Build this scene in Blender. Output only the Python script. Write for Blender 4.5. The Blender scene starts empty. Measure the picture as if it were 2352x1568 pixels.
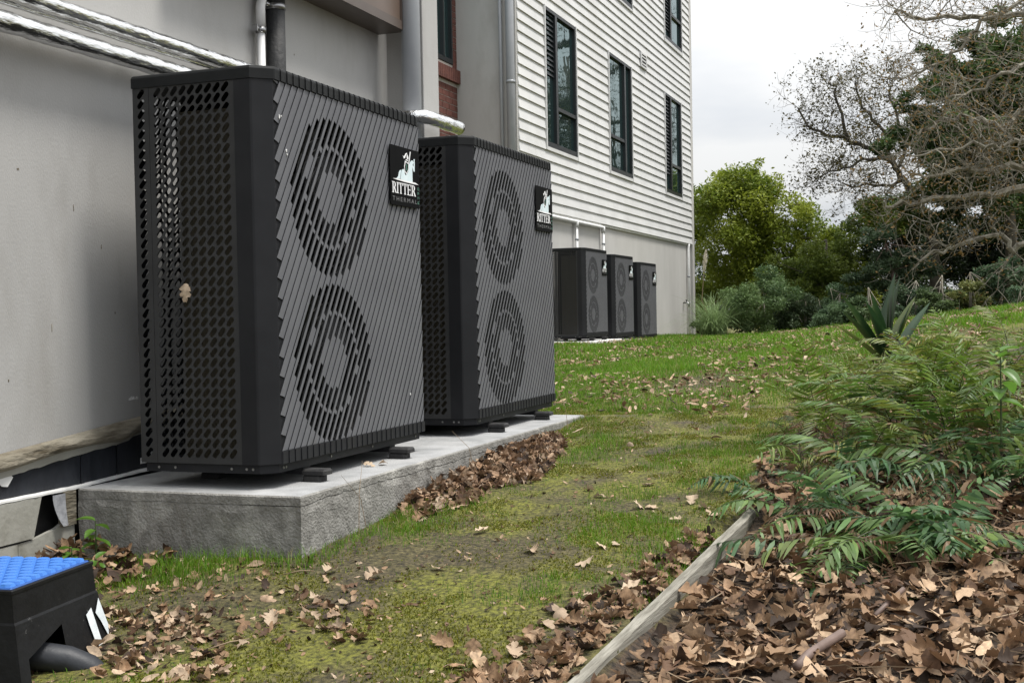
import bpy, math, random
import numpy as np
from mathutils import Matrix, Vector

random.seed(7)
RNG = np.random.default_rng(11)
scn = bpy.context.scene
col = scn.collection
R = math.radians

# ------------------------------------------------------------------ camera
CAM = np.array([-4.2482, -2.5836, 0.5829])
YAW, PITCH, ROLL, FV = 0.3520, -0.0216, -0.0193, 2819.5   # FV: focal length for a 2352 wide frame
_f = np.array([math.cos(PITCH) * math.cos(YAW), math.cos(PITCH) * math.sin(YAW), math.sin(PITCH)])
_r = np.cross(_f, [0, 0, 1]); _r /= np.linalg.norm(_r)
_u = np.cross(_r, _f)
RT = math.cos(ROLL) * _r + math.sin(ROLL) * _u
UP = -math.sin(ROLL) * _r + math.cos(ROLL) * _u
FW = _f
cam = bpy.data.cameras.new('camera')
cam.sensor_width = 36.0
cam.lens = 36.0 * FV / 2352.0
cam.clip_start = 0.05
cam.clip_end = 2000
camo = bpy.data.objects.new('camera', cam)
col.objects.link(camo)
camo.matrix_world = Matrix(((RT[0], UP[0], -FW[0], CAM[0]), (RT[1], UP[1], -FW[1], CAM[1]),
                            (RT[2], UP[2], -FW[2], CAM[2]), (0, 0, 0, 1)))
scn.camera = camo


def at(x, y, D):
    """point of the place at depth D (metres) seen at x, y of the 2352 x 1568 picture"""
    return CAM + D * (FW + (x - 1176) / FV * RT + (784 - y) / FV * UP)


# ------------------------------------------------------------------ sky and sun
SUN_AZ = Vector((0.06, -0.42, 1.0)).normalized()      # towards the sun
world = bpy.data.worlds.new('World')
scn.world = world
world.use_nodes = True
nt = world.node_tree
nt.nodes.clear()
N = nt.nodes.new
L = nt.links.new
out = N('ShaderNodeOutputWorld')
bg = N('ShaderNodeBackground')
sky = N('ShaderNodeTexSky')
sky.sky_type = 'NISHITA'
sky.sun_disc = False
sky.sun_elevation = math.asin(SUN_AZ.z)
sky.sun_rotation = math.atan2(SUN_AZ.x, SUN_AZ.y)
sky.air_density = 1.0
sky.dust_density = 2.0
tc = N('ShaderNodeTexCoord')
sep = N('ShaderNodeSeparateXYZ')
L(tc.outputs['Generated'], sep.inputs[0])
zc = N('ShaderNodeMath'); zc.operation = 'MAXIMUM'; zc.inputs[1].default_value = 0.0
L(sep.outputs['Z'], zc.inputs[0])
den = N('ShaderNodeMath'); den.operation = 'ADD'; den.inputs[1].default_value = 0.12
L(zc.outputs[0], den.inputs[0])
dv = N('ShaderNodeVectorMath'); dv.operation = 'DIVIDE'
cmb = N('ShaderNodeCombineXYZ')
for i in range(3):
    L(den.outputs[0], cmb.inputs[i])
L(tc.outputs['Generated'], dv.inputs[0]); L(cmb.outputs[0], dv.inputs[1])
nz = N('ShaderNodeTexNoise')
nz.inputs['Scale'].default_value = 0.75
nz.inputs['Detail'].default_value = 5
nz.inputs['Roughness'].default_value = 0.5
L(dv.outputs[0], nz.inputs['Vector'])
ramp = N('ShaderNodeValToRGB')
ramp.color_ramp.elements[0].position = 0.34
ramp.color_ramp.elements[0].color = (0.66, 0.705, 0.775, 1)
ramp.color_ramp.elements[1].position = 0.60
ramp.color_ramp.elements[1].color = (1.0, 1.0, 0.995, 1)
L(nz.outputs['Fac'], ramp.inputs[0])
# overcast luminance: brighter overhead than at the horizon, (1 + 2 sin e) / 3
lum = N('ShaderNodeMath'); lum.operation = 'MULTIPLY_ADD'
lum.inputs[1].default_value = 1.35
lum.inputs[2].default_value = 0.58
L(zc.outputs[0], lum.inputs[0])
cl = N('ShaderNodeVectorMath'); cl.operation = 'SCALE'
L(ramp.outputs[0], cl.inputs[0]); L(lum.outputs[0], cl.inputs['Scale'])
skys = N('ShaderNodeVectorMath'); skys.operation = 'SCALE'
skys.inputs['Scale'].default_value = 0.1
L(sky.outputs[0], skys.inputs[0])
mx = N('ShaderNodeMix'); mx.data_type = 'RGBA'
mx.inputs['Factor'].default_value = 0.9
L(skys.outputs[0], mx.inputs['A']); L(cl.outputs[0], mx.inputs['B'])
L(mx.outputs['Result'], bg.inputs['Color'])
bg.inputs['Strength'].default_value = 1.0
L(bg.outputs[0], out.inputs['Surface'])

sun = bpy.data.lights.new('sun', 'SUN')
sun.energy = 3.2
sun.angle = R(14)
sun.color = (1.0, 0.96, 0.9)
suno = bpy.data.objects.new('sun', sun)
col.objects.link(suno)
suno.rotation_euler = SUN_AZ.to_track_quat('Z', 'Y').to_euler()

scn.view_settings.view_transform = 'Standard'
scn.view_settings.look = 'None'
scn.view_settings.exposure = 0.38
scn.view_settings.gamma = 1.0
scn.cycles.max_bounces = 6
scn.cycles.diffuse_bounces = 3
scn.cycles.transparent_max_bounces = 4
scn.cycles.use_denoising = True


# ------------------------------------------------------------------ helpers
def tag(o, label=None, cat=None, group=None, kind=None):
    if label: o['label'] = label
    if cat: o['category'] = cat
    if group: o['group'] = group
    if kind: o['kind'] = kind
    return o


def empty(name, loc=(0, 0, 0), rz=0.0):
    o = bpy.data.objects.new(name, None)
    o.empty_display_size = 0.1
    col.objects.link(o)
    o.location = loc
    o.rotation_euler = (0, 0, rz)
    return o


def link(name, me, mat, parent=None, smooth=False):
    if mat and not me.materials:
        me.materials.append(mat)
    o = bpy.data.objects.new(name, me)
    col.objects.link(o)
    if parent is not None:
        o.parent = parent
    if smooth:
        me.polygons.foreach_set('use_smooth', [True] * len(me.polygons))
    return o


def copy_tree(o, parent=None):
    c = o.copy()
    col.objects.link(c)
    c.parent = parent
    for ch in o.children:
        copy_tree(ch, c)
    return c


class MB:
    def __init__(s):
        s.v = []; s.f = []

    def add(s, vs, fs):
        b = len(s.v)
        s.v.extend([tuple(p) for p in vs])
        s.f.extend([tuple(b + i for i in f) for f in fs])
        return s

    def box(s, x0, x1, y0, y1, z0, z1):
        v = [(x0, y0, z0), (x1, y0, z0), (x1, y1, z0), (x0, y1, z0), (x0, y0, z1), (x1, y0, z1), (x1, y1, z1), (x0, y1, z1)]
        return s.add(v, [(0, 3, 2, 1), (4, 5, 6, 7), (0, 1, 5, 4), (1, 2, 6, 5), (2, 3, 7, 6), (3, 0, 4, 7)])

    def bbox(s, x0, x1, y0, y1, z0, z1, b):
        """box with bevelled vertical edges and bevelled top"""
        poly = [(x0 + b, y0), (x1 - b, y0), (x1, y0 + b), (x1, y1 - b), (x1 - b, y1), (x0 + b, y1), (x0, y1 - b), (x0, y0 + b)]
        pi = [(x0 + b, y0 + b), (x1 - b, y0 + b), (x1 - b, y0 + b), (x1 - b, y1 - b), (x1 - b, y1 - b), (x0 + b, y1 - b), (x0 + b, y1 - b), (x0 + b, y0 + b)]
        n = 8
        v = [(x, y, z0) for x, y in poly] + [(x, y, z1 - b) for x, y in poly] + [(x, y, z1) for x, y in pi]
        f = [tuple(range(n - 1, -1, -1))]
        for i in range(n):
            j = (i + 1) % n
            f.append((i, j, n + j, n + i)); f.append((n + i, n + j, 2 * n + j, 2 * n + i))
        f.append((2 * n, 2 * n + 2, 2 * n + 4, 2 * n + 6))
        return s.add(v, f)

    def prism(s, poly, y0, y1, yf=None):
        """polygon in x,z extruded along y (y0 front, y1 back); yf(x,z) gives a front depth"""
        n = len(poly)
        v = [(x, yf(x, z) if yf else y0, z) for x, z in poly] + [(x, y1, z) for x, z in poly]
        f = [tuple(range(n)), tuple(range(2 * n - 1, n - 1, -1))]
        for i in range(n):
            j = (i + 1) % n
            f.append((j, i, n + i, n + j))
        return s.add(v, f)

    def prismz(s, poly, z0, z1):
        n = len(poly)
        v = [(x, y, z0) for x, y in poly] + [(x, y, z1) for x, y in poly]
        f = [tuple(range(n - 1, -1, -1)), tuple(range(n, 2 * n))]
        for i in range(n):
            j = (i + 1) % n
            f.append((i, j, n + j, n + i))
        return s.add(v, f)

    def tube(s, pts, rad, n=10, cap=True):
        pts = [Vector(p) for p in pts]
        if not hasattr(rad, '__len__'):
            rad = [rad] * len(pts)
        rad = [float(q) for q in rad]
        b = len(s.v)
        prev = None
        for i, p in enumerate(pts):
            t = (pts[min(i + 1, len(pts) - 1)] - pts[max(i - 1, 0)]).normalized()
            if prev is None:
                a = Vector((0, 0, 1)) if abs(t.z) < 0.9 else Vector((1, 0, 0))
                e1 = t.cross(a).normalized()
            else:
                e1 = (prev - t * prev.dot(t)).normalized()
            prev = e1
            e2 = t.cross(e1)
            for k in range(n):
                an = 2 * math.pi * k / n
                s.v.append(tuple(p + rad[i] * (math.cos(an) * e1 + math.sin(an) * e2)))
        for i in range(len(pts) - 1):
            for k in range(n):
                k2 = (k + 1) % n
                s.f.append((b + i * n + k, b + i * n + k2, b + (i + 1) * n + k2, b + (i + 1) * n + k))
        if cap:
            s.f.append(tuple(b + k for k in range(n - 1, -1, -1)))
            e = b + (len(pts) - 1) * n
            s.f.append(tuple(e + k for k in range(n)))
        return s

    def mesh(s, name):
        me = bpy.data.meshes.new(name)
        me.from_pydata(s.v, [], s.f)
        me.update()
        return me

    def build(s, name, mat, parent=None, smooth=False, loc=None):
        o = link(name, s.mesh(name), mat, parent, smooth)
        if loc is not None:
            o.location = loc
        return o


def bulk(name, V, F, mat, colors=None, parent=None, smooth=False):
    """one mesh from numpy arrays; F has a constant number of corners; colours per vertex"""
    V = np.asarray(V, dtype=np.float32); F = np.asarray(F, dtype=np.int32)
    me = bpy.data.meshes.new(name)
    me.vertices.add(len(V)); me.vertices.foreach_set('co', V.ravel())
    k = F.shape[1]
    me.loops.add(F.size); me.loops.foreach_set('vertex_index', F.ravel())
    me.polygons.add(len(F))
    me.polygons.foreach_set('loop_start', np.arange(0, F.size, k, dtype=np.int32))
    me.polygons.foreach_set('loop_total', np.full(len(F), k, dtype=np.int32))
    if colors is not None:
        ca = me.color_attributes.new('Col', 'FLOAT_COLOR', 'POINT')
        c4 = np.ones((len(V), 4), dtype=np.float32); c4[:, :3] = colors
        ca.data.foreach_set('color', c4.ravel())
    me.update(calc_edges=True)
    me.validate()
    return link(name, me, mat, parent, smooth)


def smst(t):
    t = np.clip(t, 0, 1)
    return t * t * (3 - 2 * t)


def vnoise(x, y, sc, seed=0):
    x = np.asarray(x, float) / sc; y = np.asarray(y, float) / sc
    xi = np.floor(x).astype(np.int64); yi = np.floor(y).astype(np.int64)
    fx = smst(x - xi); fy = smst(y - yi)

    def h(a, b):
        n = (a * 374761393 + b * 668265263 + seed * 982451653) & 0xffffffff
        n = ((n ^ (n >> 13)) * 1274126177) & 0xffffffff
        return ((n ^ (n >> 16)) & 0xffff) / 65535.0
    return (h(xi, yi) * (1 - fx) + h(xi + 1, yi) * fx) * (1 - fy) + (h(xi, yi + 1) * (1 - fx) + h(xi + 1, yi + 1) * fx) * fy


# ------------------------------------------------------------------ materials
def mat(name, c1, c2=None, scale=8.0, rough=0.6, bump=0.0, bscale=60.0, metal=0.0, spec=0.5, attr=False,
        stretch=None, lo=0.35, hi=0.65, detail=5, trans=0.0, c3=None, s3=1.5, t3=(0.5, 0.7), coat=0.0):
    m = bpy.data.materials.new(name)
    m.use_nodes = True
    t = m.node_tree
    b = t.nodes['Principled BSDF']
    b.inputs['Roughness'].default_value = rough
    b.inputs['Metallic'].default_value = metal
    b.inputs['Specular IOR Level'].default_value = spec
    if coat:
        b.inputs['Coat Weight'].default_value = coat
    tcn = t.nodes.new('ShaderNodeTexCoord')
    vec = tcn.outputs['Object']
    if stretch:
        mp = t.nodes.new('ShaderNodeMapping')
        mp.inputs['Scale'].default_value = stretch
        t.links.new(vec, mp.inputs[0]); vec = mp.outputs[0]
    csock = None
    if c2 is None:
        rgb = t.nodes.new('ShaderNodeRGB'); rgb.outputs[0].default_value = (*c1, 1); csock = rgb.outputs[0]
    else:
        nn = t.nodes.new('ShaderNodeTexNoise')
        nn.inputs['Scale'].default_value = scale; nn.inputs['Detail'].default_value = detail
        nn.inputs['Roughness'].default_value = 0.62
        t.links.new(vec, nn.inputs['Vector'])
        rp = t.nodes.new('ShaderNodeValToRGB')
        rp.color_ramp.elements[0].position = lo; rp.color_ramp.elements[0].color = (*c1, 1)
        rp.color_ramp.elements[1].position = hi; rp.color_ramp.elements[1].color = (*c2, 1)
        t.links.new(nn.outputs['Fac'], rp.inputs[0]); csock = rp.outputs[0]
    if c3 is not None:
        n3 = t.nodes.new('ShaderNodeTexNoise')
        n3.inputs['Scale'].default_value = s3; n3.inputs['Detail'].default_value = 6
        n3.inputs['Roughness'].default_value = 0.65
        t.links.new(vec, n3.inputs['Vector'])
        r3 = t.nodes.new('ShaderNodeMapRange')
        r3.inputs['From Min'].default_value = t3[0]; r3.inputs['From Max'].default_value = t3[1]
        t.links.new(n3.outputs['Fac'], r3.inputs['Value'])
        m3 = t.nodes.new('ShaderNodeMix'); m3.data_type = 'RGBA'
        t.links.new(r3.outputs[0], m3.inputs['Factor']); t.links.new(csock, m3.inputs['A'])
        m3.inputs['B'].default_value = (*c3, 1); csock = m3.outputs['Result']
    if attr:
        an = t.nodes.new('ShaderNodeAttribute'); an.attribute_name = 'Col'
        mm = t.nodes.new('ShaderNodeMix'); mm.data_type = 'RGBA'; mm.blend_type = 'MULTIPLY'
        mm.inputs['Factor'].default_value = 1.0
        t.links.new(csock, mm.inputs['A']); t.links.new(an.outputs['Color'], mm.inputs['B'])
        csock = mm.outputs['Result']
    t.links.new(csock, b.inputs['Base Color'])
    if bump:
        bn = t.nodes.new('ShaderNodeTexNoise')
        bn.inputs['Scale'].default_value = bscale; bn.inputs['Detail'].default_value = 6
        t.links.new(vec, bn.inputs['Vector'])
        bu = t.nodes.new('ShaderNodeBump')
        bu.inputs['Strength'].default_value = bump; bu.inputs['Distance'].default_value = 0.02
        t.links.new(bn.outputs['Fac'], bu.inputs['Height'])
        t.links.new(bu.outputs[0], b.inputs['Normal'])
    if trans:
        tr = t.nodes.new('ShaderNodeBsdfTranslucent')
        t.links.new(csock, tr.inputs['Color'])
        ms = t.nodes.new('ShaderNodeMixShader'); ms.inputs[0].default_value = trans
        t.links.new(b.outputs[0], ms.inputs[1]); t.links.new(tr.outputs[0], ms.inputs[2])
        t.links.new(ms.outputs[0], t.nodes['Material Output'].inputs['Surface'])
    return m


M = {}
M['charcoal'] = mat('charcoal_paint', (0.0130, 0.0136, 0.0155), (0.0175, 0.0182, 0.0202), 5, 0.55, spec=0.22, bump=0.05, bscale=400, c3=(0.042, 0.039, 0.035), s3=2.2, t3=(0.58, 0.85))
# 0.05, 400, c3=(0.045, 0.042, 0.038), s3=3, t3=(0.62, 0.85))
M['lid'] = mat('lid_paint_and_lip_shade', (0.0125, 0.0135, 0.014), (0.0170, 0.018, 0.0185), 9, 0.6, 0.05, 400, spec=0.16)
M['grille'] = mat('grille_paint', (0.033, 0.0333, 0.0335), (0.042, 0.0424, 0.0426), 6, 0.6, spec=0.2)
M['slat'] = mat('slat_grey_paint', (0.122, 0.124, 0.136), (0.144, 0.147, 0.158), 3, 0.5, 0.03, 300, spec=0.35, c3=(0.112, 0.110, 0.107), s3=5, t3=(0.6, 0.85))
M['black'] = mat('black_plastic', (0.008, 0.008, 0.009), (0.016, 0.016, 0.016), 14, 0.45)
M['rubber'] = mat('foot_rubber', (0.010, 0.010, 0.011), (0.028, 0.027, 0.026), 20, 0.75, 0.2, 60)
M['coil'] = mat('coil_fins', (0.016, 0.0125, 0.0045), (0.036, 0.028, 0.011), 9, 0.6, 0.4, 200, stretch=(1, 1, 0.1))
M['fan'] = mat('fan_plastic', (0.006, 0.006, 0.007), rough=0.35)
M['badge'] = mat('badge_black', (0.003, 0.003, 0.0032), rough=0.5, spec=0.04)
M['white_ink'] = mat('badge_white', (0.82, 0.82, 0.82), rough=0.4)
M['ice_ink'] = mat('badge_pale_blue', (0.60, 0.72, 0.75), (0.70, 0.80, 0.82), 30, 0.4)
M['grey_ink'] = mat('badge_grey', (0.16, 0.16, 0.16), rough=0.4)
M['green_ink'] = mat('badge_green', (0.05, 0.16, 0.11), rough=0.4)
M['steel'] = mat('bolt_steel', (0.32, 0.32, 0.32), rough=0.35, metal=0.9)
M['concrete'] = mat('slab_concrete', (0.24, 0.245, 0.245), (0.35, 0.35, 0.346), 6, 0.85, 0.25, 120, c3=(0.42, 0.425, 0.43), s3=2.2, t3=(0.5, 0.75))
M['concrete_side'] = mat('slab_side_concrete', (0.15, 0.145, 0.131), (0.27, 0.262, 0.243), 17, 0.95, 0.55, 90, c3=(0.40, 0.39, 0.36), s3=6.5, t3=(0.53, 0.74), lo=0.30, hi=0.70)
M['pad'] = mat('far_pad_concrete', (0.55, 0.55, 0.54), (0.68, 0.68, 0.66), 4, 0.85)
M['render'] = mat('grey_wall_paint', (0.365, 0.36, 0.346), (0.415, 0.41, 0.396), 1.1, 0.65, 0.12, 160, c3=(0.325, 0.316, 0.298), s3=3.0, t3=(0.50, 0.80), stretch=(1.2, 1, 0.45))
M['render2'] = mat('pale_grey_render', (0.43, 0.42, 0.40), (0.48, 0.47, 0.45), 1.2, 0.8, 0.2, 90, c3=(0.385, 0.375, 0.355), s3=0.9, t3=(0.5, 0.8), stretch=(1, 1, 0.35))
M['board'] = mat('white_weatherboard', (0.55, 0.55, 0.545), (0.62, 0.62, 0.615), 1.5, 0.6, 0.05, 60, c3=(0.50, 0.495, 0.48), s3=0.7, t3=(0.5, 0.8))
M['white_pipe'] = mat('white_pvc', (0.66, 0.66, 0.65), (0.75, 0.75, 0.74), 6, 0.4)
M['grey_pipe'] = mat('grey_pvc', (0.25, 0.265, 0.28), (0.29, 0.30, 0.315), 4, 0.4)
M['black_pipe'] = mat('black_insulation', (0.012, 0.013, 0.014), (0.03, 0.03, 0.03), 18, 0.7, 0.3, 50)
M['alu'] = mat('window_aluminium', (0.012, 0.014, 0.016), rough=0.4)
M['brown'] = mat('brown_metal', (0.115, 0.082, 0.062), (0.14, 0.10, 0.078), 3, 0.35, c3=(0.09, 0.066, 0.05), s3=2, t3=(0.5, 0.8))
M['brown_dark'] = mat('brown_frame', (0.085, 0.064, 0.052), (0.10, 0.078, 0.064), 4, 0.4)
M['brick'] = mat('red_brick', (0.085, 0.028, 0.021), (0.135, 0.046, 0.033), 9, 0.85, 0.4, 60)
M['mortar'] = mat('pale_mortar', (0.38, 0.35, 0.32), (0.46, 0.43, 0.40), 12, 0.9)
M['trim'] = mat('mouldy_trim', (0.13, 0.110, 0.075), (0.27, 0.245, 0.19), 8, 0.85, 0.7, 30, stretch=(0.5, 1, 2.2), c3=(0.075, 0.06, 0.035), s3=9, t3=(0.57, 0.72))
M['membrane'] = mat('black_membrane', (0.009, 0.011, 0.016), (0.022, 0.025, 0.032), 6, 0.55, 0.3, 14, stretch=(1.5, 1, 0.8), c3=(0.05, 0.055, 0.06), s3=11, t3=(0.68, 0.82))
M['cream'] = mat('peeling_cream_board', (0.25, 0.245, 0.21), (0.34, 0.335, 0.30), 4, 0.7, 0.15, 40, c3=(0.16, 0.155, 0.125), s3=5, t3=(0.58, 0.8))
M['white_strip'] = mat('white_flashing', (0.70, 0.70, 0.68), (0.80, 0.80, 0.78), 8, 0.5)
M['galv'] = mat('galvanised_strap', (0.36, 0.37, 0.40), (0.55, 0.56, 0.59), 45, 0.5, metal=0.5)
M['timber'] = mat('weathered_timber', (0.13, 0.12, 0.095), (0.30, 0.285, 0.24), 9, 0.85, 0.3, 40, stretch=(0.4, 7, 7), c3=(0.12, 0.115, 0.075), s3=2.6, t3=(0.52, 0.75))
M['blue'] = mat('blue_lid', (0.035, 0.16, 0.52), (0.06, 0.21, 0.60), 5, 0.42, c3=(0.12, 0.28, 0.62), s3=7, t3=(0.6, 0.85))
M['blue_dark'] = mat('blue_lid_gap', (0.014, 0.07, 0.26), (0.02, 0.09, 0.32), 5, 0.5)
M['pit'] = mat('black_pit_plastic', (0.004, 0.0042, 0.0048), (0.009, 0.0095, 0.0105), 7, 0.5, 0.1, 40, spec=0.25, c3=(0.16, 0.16, 0.155), s3=22, t3=(0.665, 0.74))
M['pit_pipe'] = mat('dark_grey_pipe', (0.017, 0.019, 0.023), (0.030, 0.032, 0.037), 6, 0.5, 0.1, 40, spec=0.35)
M['paint_mark'] = mat('white_paint_mark', (0.50, 0.55, 0.57), (0.68, 0.72, 0.74), 25, 0.6)
M['bark'] = mat('lichen_bark', (0.10, 0.088, 0.064), (0.27, 0.25, 0.20), 9, 0.9, 0.6, 20)
M['bark_dark'] = mat('dark_bark', (0.045, 0.038, 0.028), (0.09, 0.078, 0.06), 9, 0.9)
M['leaf'] = mat('foliage', (1, 1, 1), rough=0.55, attr=True, trans=0.35, spec=0.3)
M['frond'] = mat('fern_frond', (1, 1, 1), rough=0.42, attr=True, trans=0.35, spec=0.32)
M['grass'] = mat('grass_blades', (1, 1, 1), rough=0.55, attr=True, trans=0.4, spec=0.25)
M['dead'] = mat('dead_leaf', (0.62, 0.60, 0.60), (1.15, 1.12, 1.08), 60, 0.72, attr=True, trans=0.12, spec=0.3, detail=4)
M['stem'] = mat('green_stem', (0.05, 0.075, 0.02), rough=0.6)
M['dry'] = mat('dry_stem', (0.17, 0.12, 0.07), (0.26, 0.19, 0.12), 20, 0.8)
M['stick'] = mat('brown_stick', (0.10, 0.065, 0.05), (0.16, 0.11, 0.09), 12, 0.6)
M['plume'] = mat('pampas_plume', (0.70, 0.65, 0.54), (0.80, 0.76, 0.66), 30, 0.9, trans=0.3)

# foil: crumpled aluminium
m = mat('crumpled_foil', (0.76, 0.76, 0.75), (0.88, 0.88, 0.87), 12, 0.13, 0.45, 34, metal=1.0, stretch=(0.3, 1, 1))
M['foil'] = m
# window glass
m = mat('window_glass', (0.010, 0.022, 0.022), rough=0.02, spec=0.5)
m.node_tree.nodes['Principled BSDF'].inputs['IOR'].default_value = 3.0
m.node_tree.nodes['Principled BSDF'].inputs['Specular Tint'].default_value = (0.72, 0.98, 1.0, 1)
gb = m.node_tree.nodes.new('ShaderNodeTexNoise'); gb.inputs['Scale'].default_value = 2.2
gu = m.node_tree.nodes.new('ShaderNodeBump'); gu.inputs['Strength'].default_value = 0.035; gu.inputs['Distance'].default_value = 0.05
m.node_tree.links.new(m.node_tree.nodes['Texture Coordinate'].outputs['Object'], gb.inputs['Vector'])
m.node_tree.links.new(gb.outputs['Fac'], gu.inputs['Height'])
m.node_tree.links.new(gu.outputs[0], m.node_tree.nodes['Principled BSDF'].inputs['Normal'])
M['glass'] = m

# ground: soil, moss and thin turf; the leaf bed is darker humus
m = mat('lawn_soil_moss', (0.030, 0.022, 0.013), (0.090, 0.070, 0.040), 26, 0.95, 1.0, 60, detail=9,
        c3=(0.112, 0.112, 0.016), s3=2.6, t3=(0.34, 0.52))
M['ground'] = m
t = m.node_tree
fine = t.nodes.new('ShaderNodeTexNoise'); fine.inputs['Scale'].default_value = 55; fine.inputs['Detail'].default_value = 8
t.links.new(t.nodes['Texture Coordinate'].outputs['Object'], fine.inputs['Vector'])
fr = t.nodes.new('ShaderNodeMapRange'); fr.inputs['From Min'].default_value = 0.3; fr.inputs['From Max'].default_value = 0.7
fr.inputs['To Min'].default_value = 0.20; fr.inputs['To Max'].default_value = 1.75
t.links.new(fine.outputs['Fac'], fr.inputs['Value'])
an = t.nodes.new('ShaderNodeAttribute'); an.attribute_name = 'Col'
old = t.nodes['Principled BSDF'].inputs['Base Color'].links[0].from_socket
mg = t.nodes.new('ShaderNodeMix'); mg.data_type = 'RGBA'
sepc = t.nodes.new('ShaderNodeSeparateColor'); t.links.new(an.outputs['Color'], sepc.inputs[0])
t.links.new(sepc.outputs[0], mg.inputs['Factor'])
mg.inputs['B'].default_value = (0.045, 0.030, 0.018, 1)
msoil = t.nodes.new('ShaderNodeMix'); msoil.data_type = 'RGBA'
t.links.new(sepc.outputs[1], msoil.inputs['Factor']); t.links.new(old, msoil.inputs['A'])
rsoil = [q for q in t.nodes if q.type == 'VALTORGB'][0]
t.links.new(rsoil.outputs[0], msoil.inputs['B'])
t.links.new(msoil.outputs['Result'], mg.inputs['A'])
sc_ = t.nodes.new('ShaderNodeVectorMath'); sc_.operation = 'SCALE'
t.links.new(mg.outputs['Result'], sc_.inputs[0]); t.links.new(fr.outputs[0], sc_.inputs['Scale'])
t.links.new(sc_.outputs[0], t.nodes['Principled BSDF'].inputs['Base Color'])


# ------------------------------------------------------------------ terrain
_zx = [-30, -6, -3, -1.2, -0.1, 1, 2.5, 3.7, 6, 10, 16, 20, 26, 31, 40, 60, 400]
_zz = [-0.6, -0.55, -0.50, -0.425, -0.335, -0.265, -0.175, -0.125, -0.07, -0.01, 0.035, 0.03, -0.07, -0.17, -0.25, -0.3, -0.3]


def bed(X, Y):
    """1 inside the planting bed"""
    X = np.asarray(X, float); Y = np.asarray(Y, float)
    edge = np.interp(X, [-6, -1.1, 1.0, 2.2, 3.5, 5.0, 6.5], [-1.40, -1.63, -1.70, -1.62, -1.75, -2.0, -3.4])
    edge = edge + 0.10 * (vnoise(X, Y, 0.35, 5) - 0.5) * (X > 1.0)
    return np.where((X < 7.0) & (Y < edge), 1.0, 0.0)


def gz(X, Y, rough=True):
    X = np.asarray(X, float); Y = np.asarray(Y, float)
    z = np.interp(X, _zx, _zz)
    z = z + 0.10 * np.clip(1.5 - Y, 0, 7) * smst((X - 2) / 9)
    z = z + 0.20 * smst((X + 0.1) / 2.3) * (1 - smst((X - 4.5) / 4)) * smst((-1.85 - Y) / 0.9)
    z = z - 0.045 * smst((Y + 0.1) / 0.8) * (1 - smst((X - 0.3) / 1.0))
    z = z - 0.055 * smst((-1.60 - Y) / 0.10) * (1 - smst((X - 0.7) / 0.5)) * (1 - 0.6 * smst((-1.9 - Y) / 0.8))
    if rough:
        z = z + 0.030 * (vnoise(X, Y, 0.45, 1) - 0.5) + 0.012 * (vnoise(X, Y, 0.13, 2) - 0.5)
        z = z + 0.05 * (vnoise(X, Y, 2.2, 3) - 0.5) * smst((X - 4) / 4)
    return z


def axis(a):
    o = []
    for lo, hi, st in a:
        o += list(np.arange(lo, hi, st))
    return np.array(o)


gx = np.concatenate([[-400, -150, -60, -30, -15, -9, -6.5, -5.5], axis([(-5, -2, .12), (-2, 4, .05), (4, 9, .12), (9, 20, .4), (20, 45, 1.0)]), [50, 60, 80, 120, 200, 420]])
gy = np.concatenate([[-400, -150, -70, -40, -25, -16, -11, -8], axis([(-6.5, -4, .2), (-4, 1, .05), (1, 6, .25)]), [7, 9, 12, 16, 25, 40, 80, 200, 420]])
GX, GY = np.meshgrid(gx, gy, indexing='ij')
GZ = gz(GX, GY)
nx, ny = GX.shape
idx = np.arange(nx * ny).reshape(nx, ny)
Fg = np.stack([idx[:-1, :-1], idx[1:, :-1], idx[1:, 1:], idx[:-1, 1:]], -1).reshape(-1, 4)


def soil(X, Y):
    """how bare the near ground is"""
    n_ = vnoise(X, Y, 0.55, 71) * .5 + vnoise(X, Y, 0.2, 72) * .5
    b_ = smst((n_ - 0.47) / 0.16) * (0.28 + 0.5 * (1 - smst((X - 0.2) / 1.0)))
    b_ = np.maximum(b_, 0.85 * np.exp(-(((X + 0.75) / 0.42) ** 2 + ((Y + 0.10) / 0.42) ** 2)))
    b_ = np.maximum(b_, 0.9 * np.exp(-(((X + 0.5) / 0.8) ** 2 + ((Y + 1.50) / 0.16) ** 2)))
    b_ = np.maximum(b_, 0.8 * np.exp(-(((X - 5.6) / 0.9) ** 2 + ((Y + 0.55) / 0.5) ** 2)))
    return np.clip(b_, 0, 1)


bc = np.stack([bed(GX, GY), soil(GX, GY), 0 * GX], -1).reshape(-1, 3)
g = bulk('ground', np.stack([GX, GY, GZ], -1).reshape(-1, 3), Fg, M['ground'], bc, smooth=True)
tag(g, kind='structure')

# ------------------------------------------------------------------ near wing (grey wall)
near = empty('grey_wing', (0, 0.9, -0.3))
tag(near, 'grey painted wing with mouldy base trim, brown box bay and a brick strip', 'building')
near_off = Vector((0, 0.9, -0.3))


def npart(mb, name, mt, parent=None, smooth=False):
    o = mb.build(name, mt, parent or near, smooth)
    if parent is None:
        o.location = -near_off
    return o


def trim_z(x):
    return 0.130 + 0.085 * x


# main wall sheet with an inclined lower edge that meets the trim
mb = MB()
x0, x1 = -6.0, 2.99
poly = [(x0, trim_z(-0.8) - 0.02), (-0.8, trim_z(-0.8) - 0.02), (0.6, trim_z(0.6) - 0.02), (x1, trim_z(0.6) - 0.02), (x1, 5.5), (x0, 5.5)]
mb.prism(poly, 0.9, 1.1)
npart(mb, 'wall', M['render'])
# body of the wing behind
npart(MB().box(-6.0, 3.23, 1.1, 6.0, -0.6, 5.5), 'wing_body', M['render2'])
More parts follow.
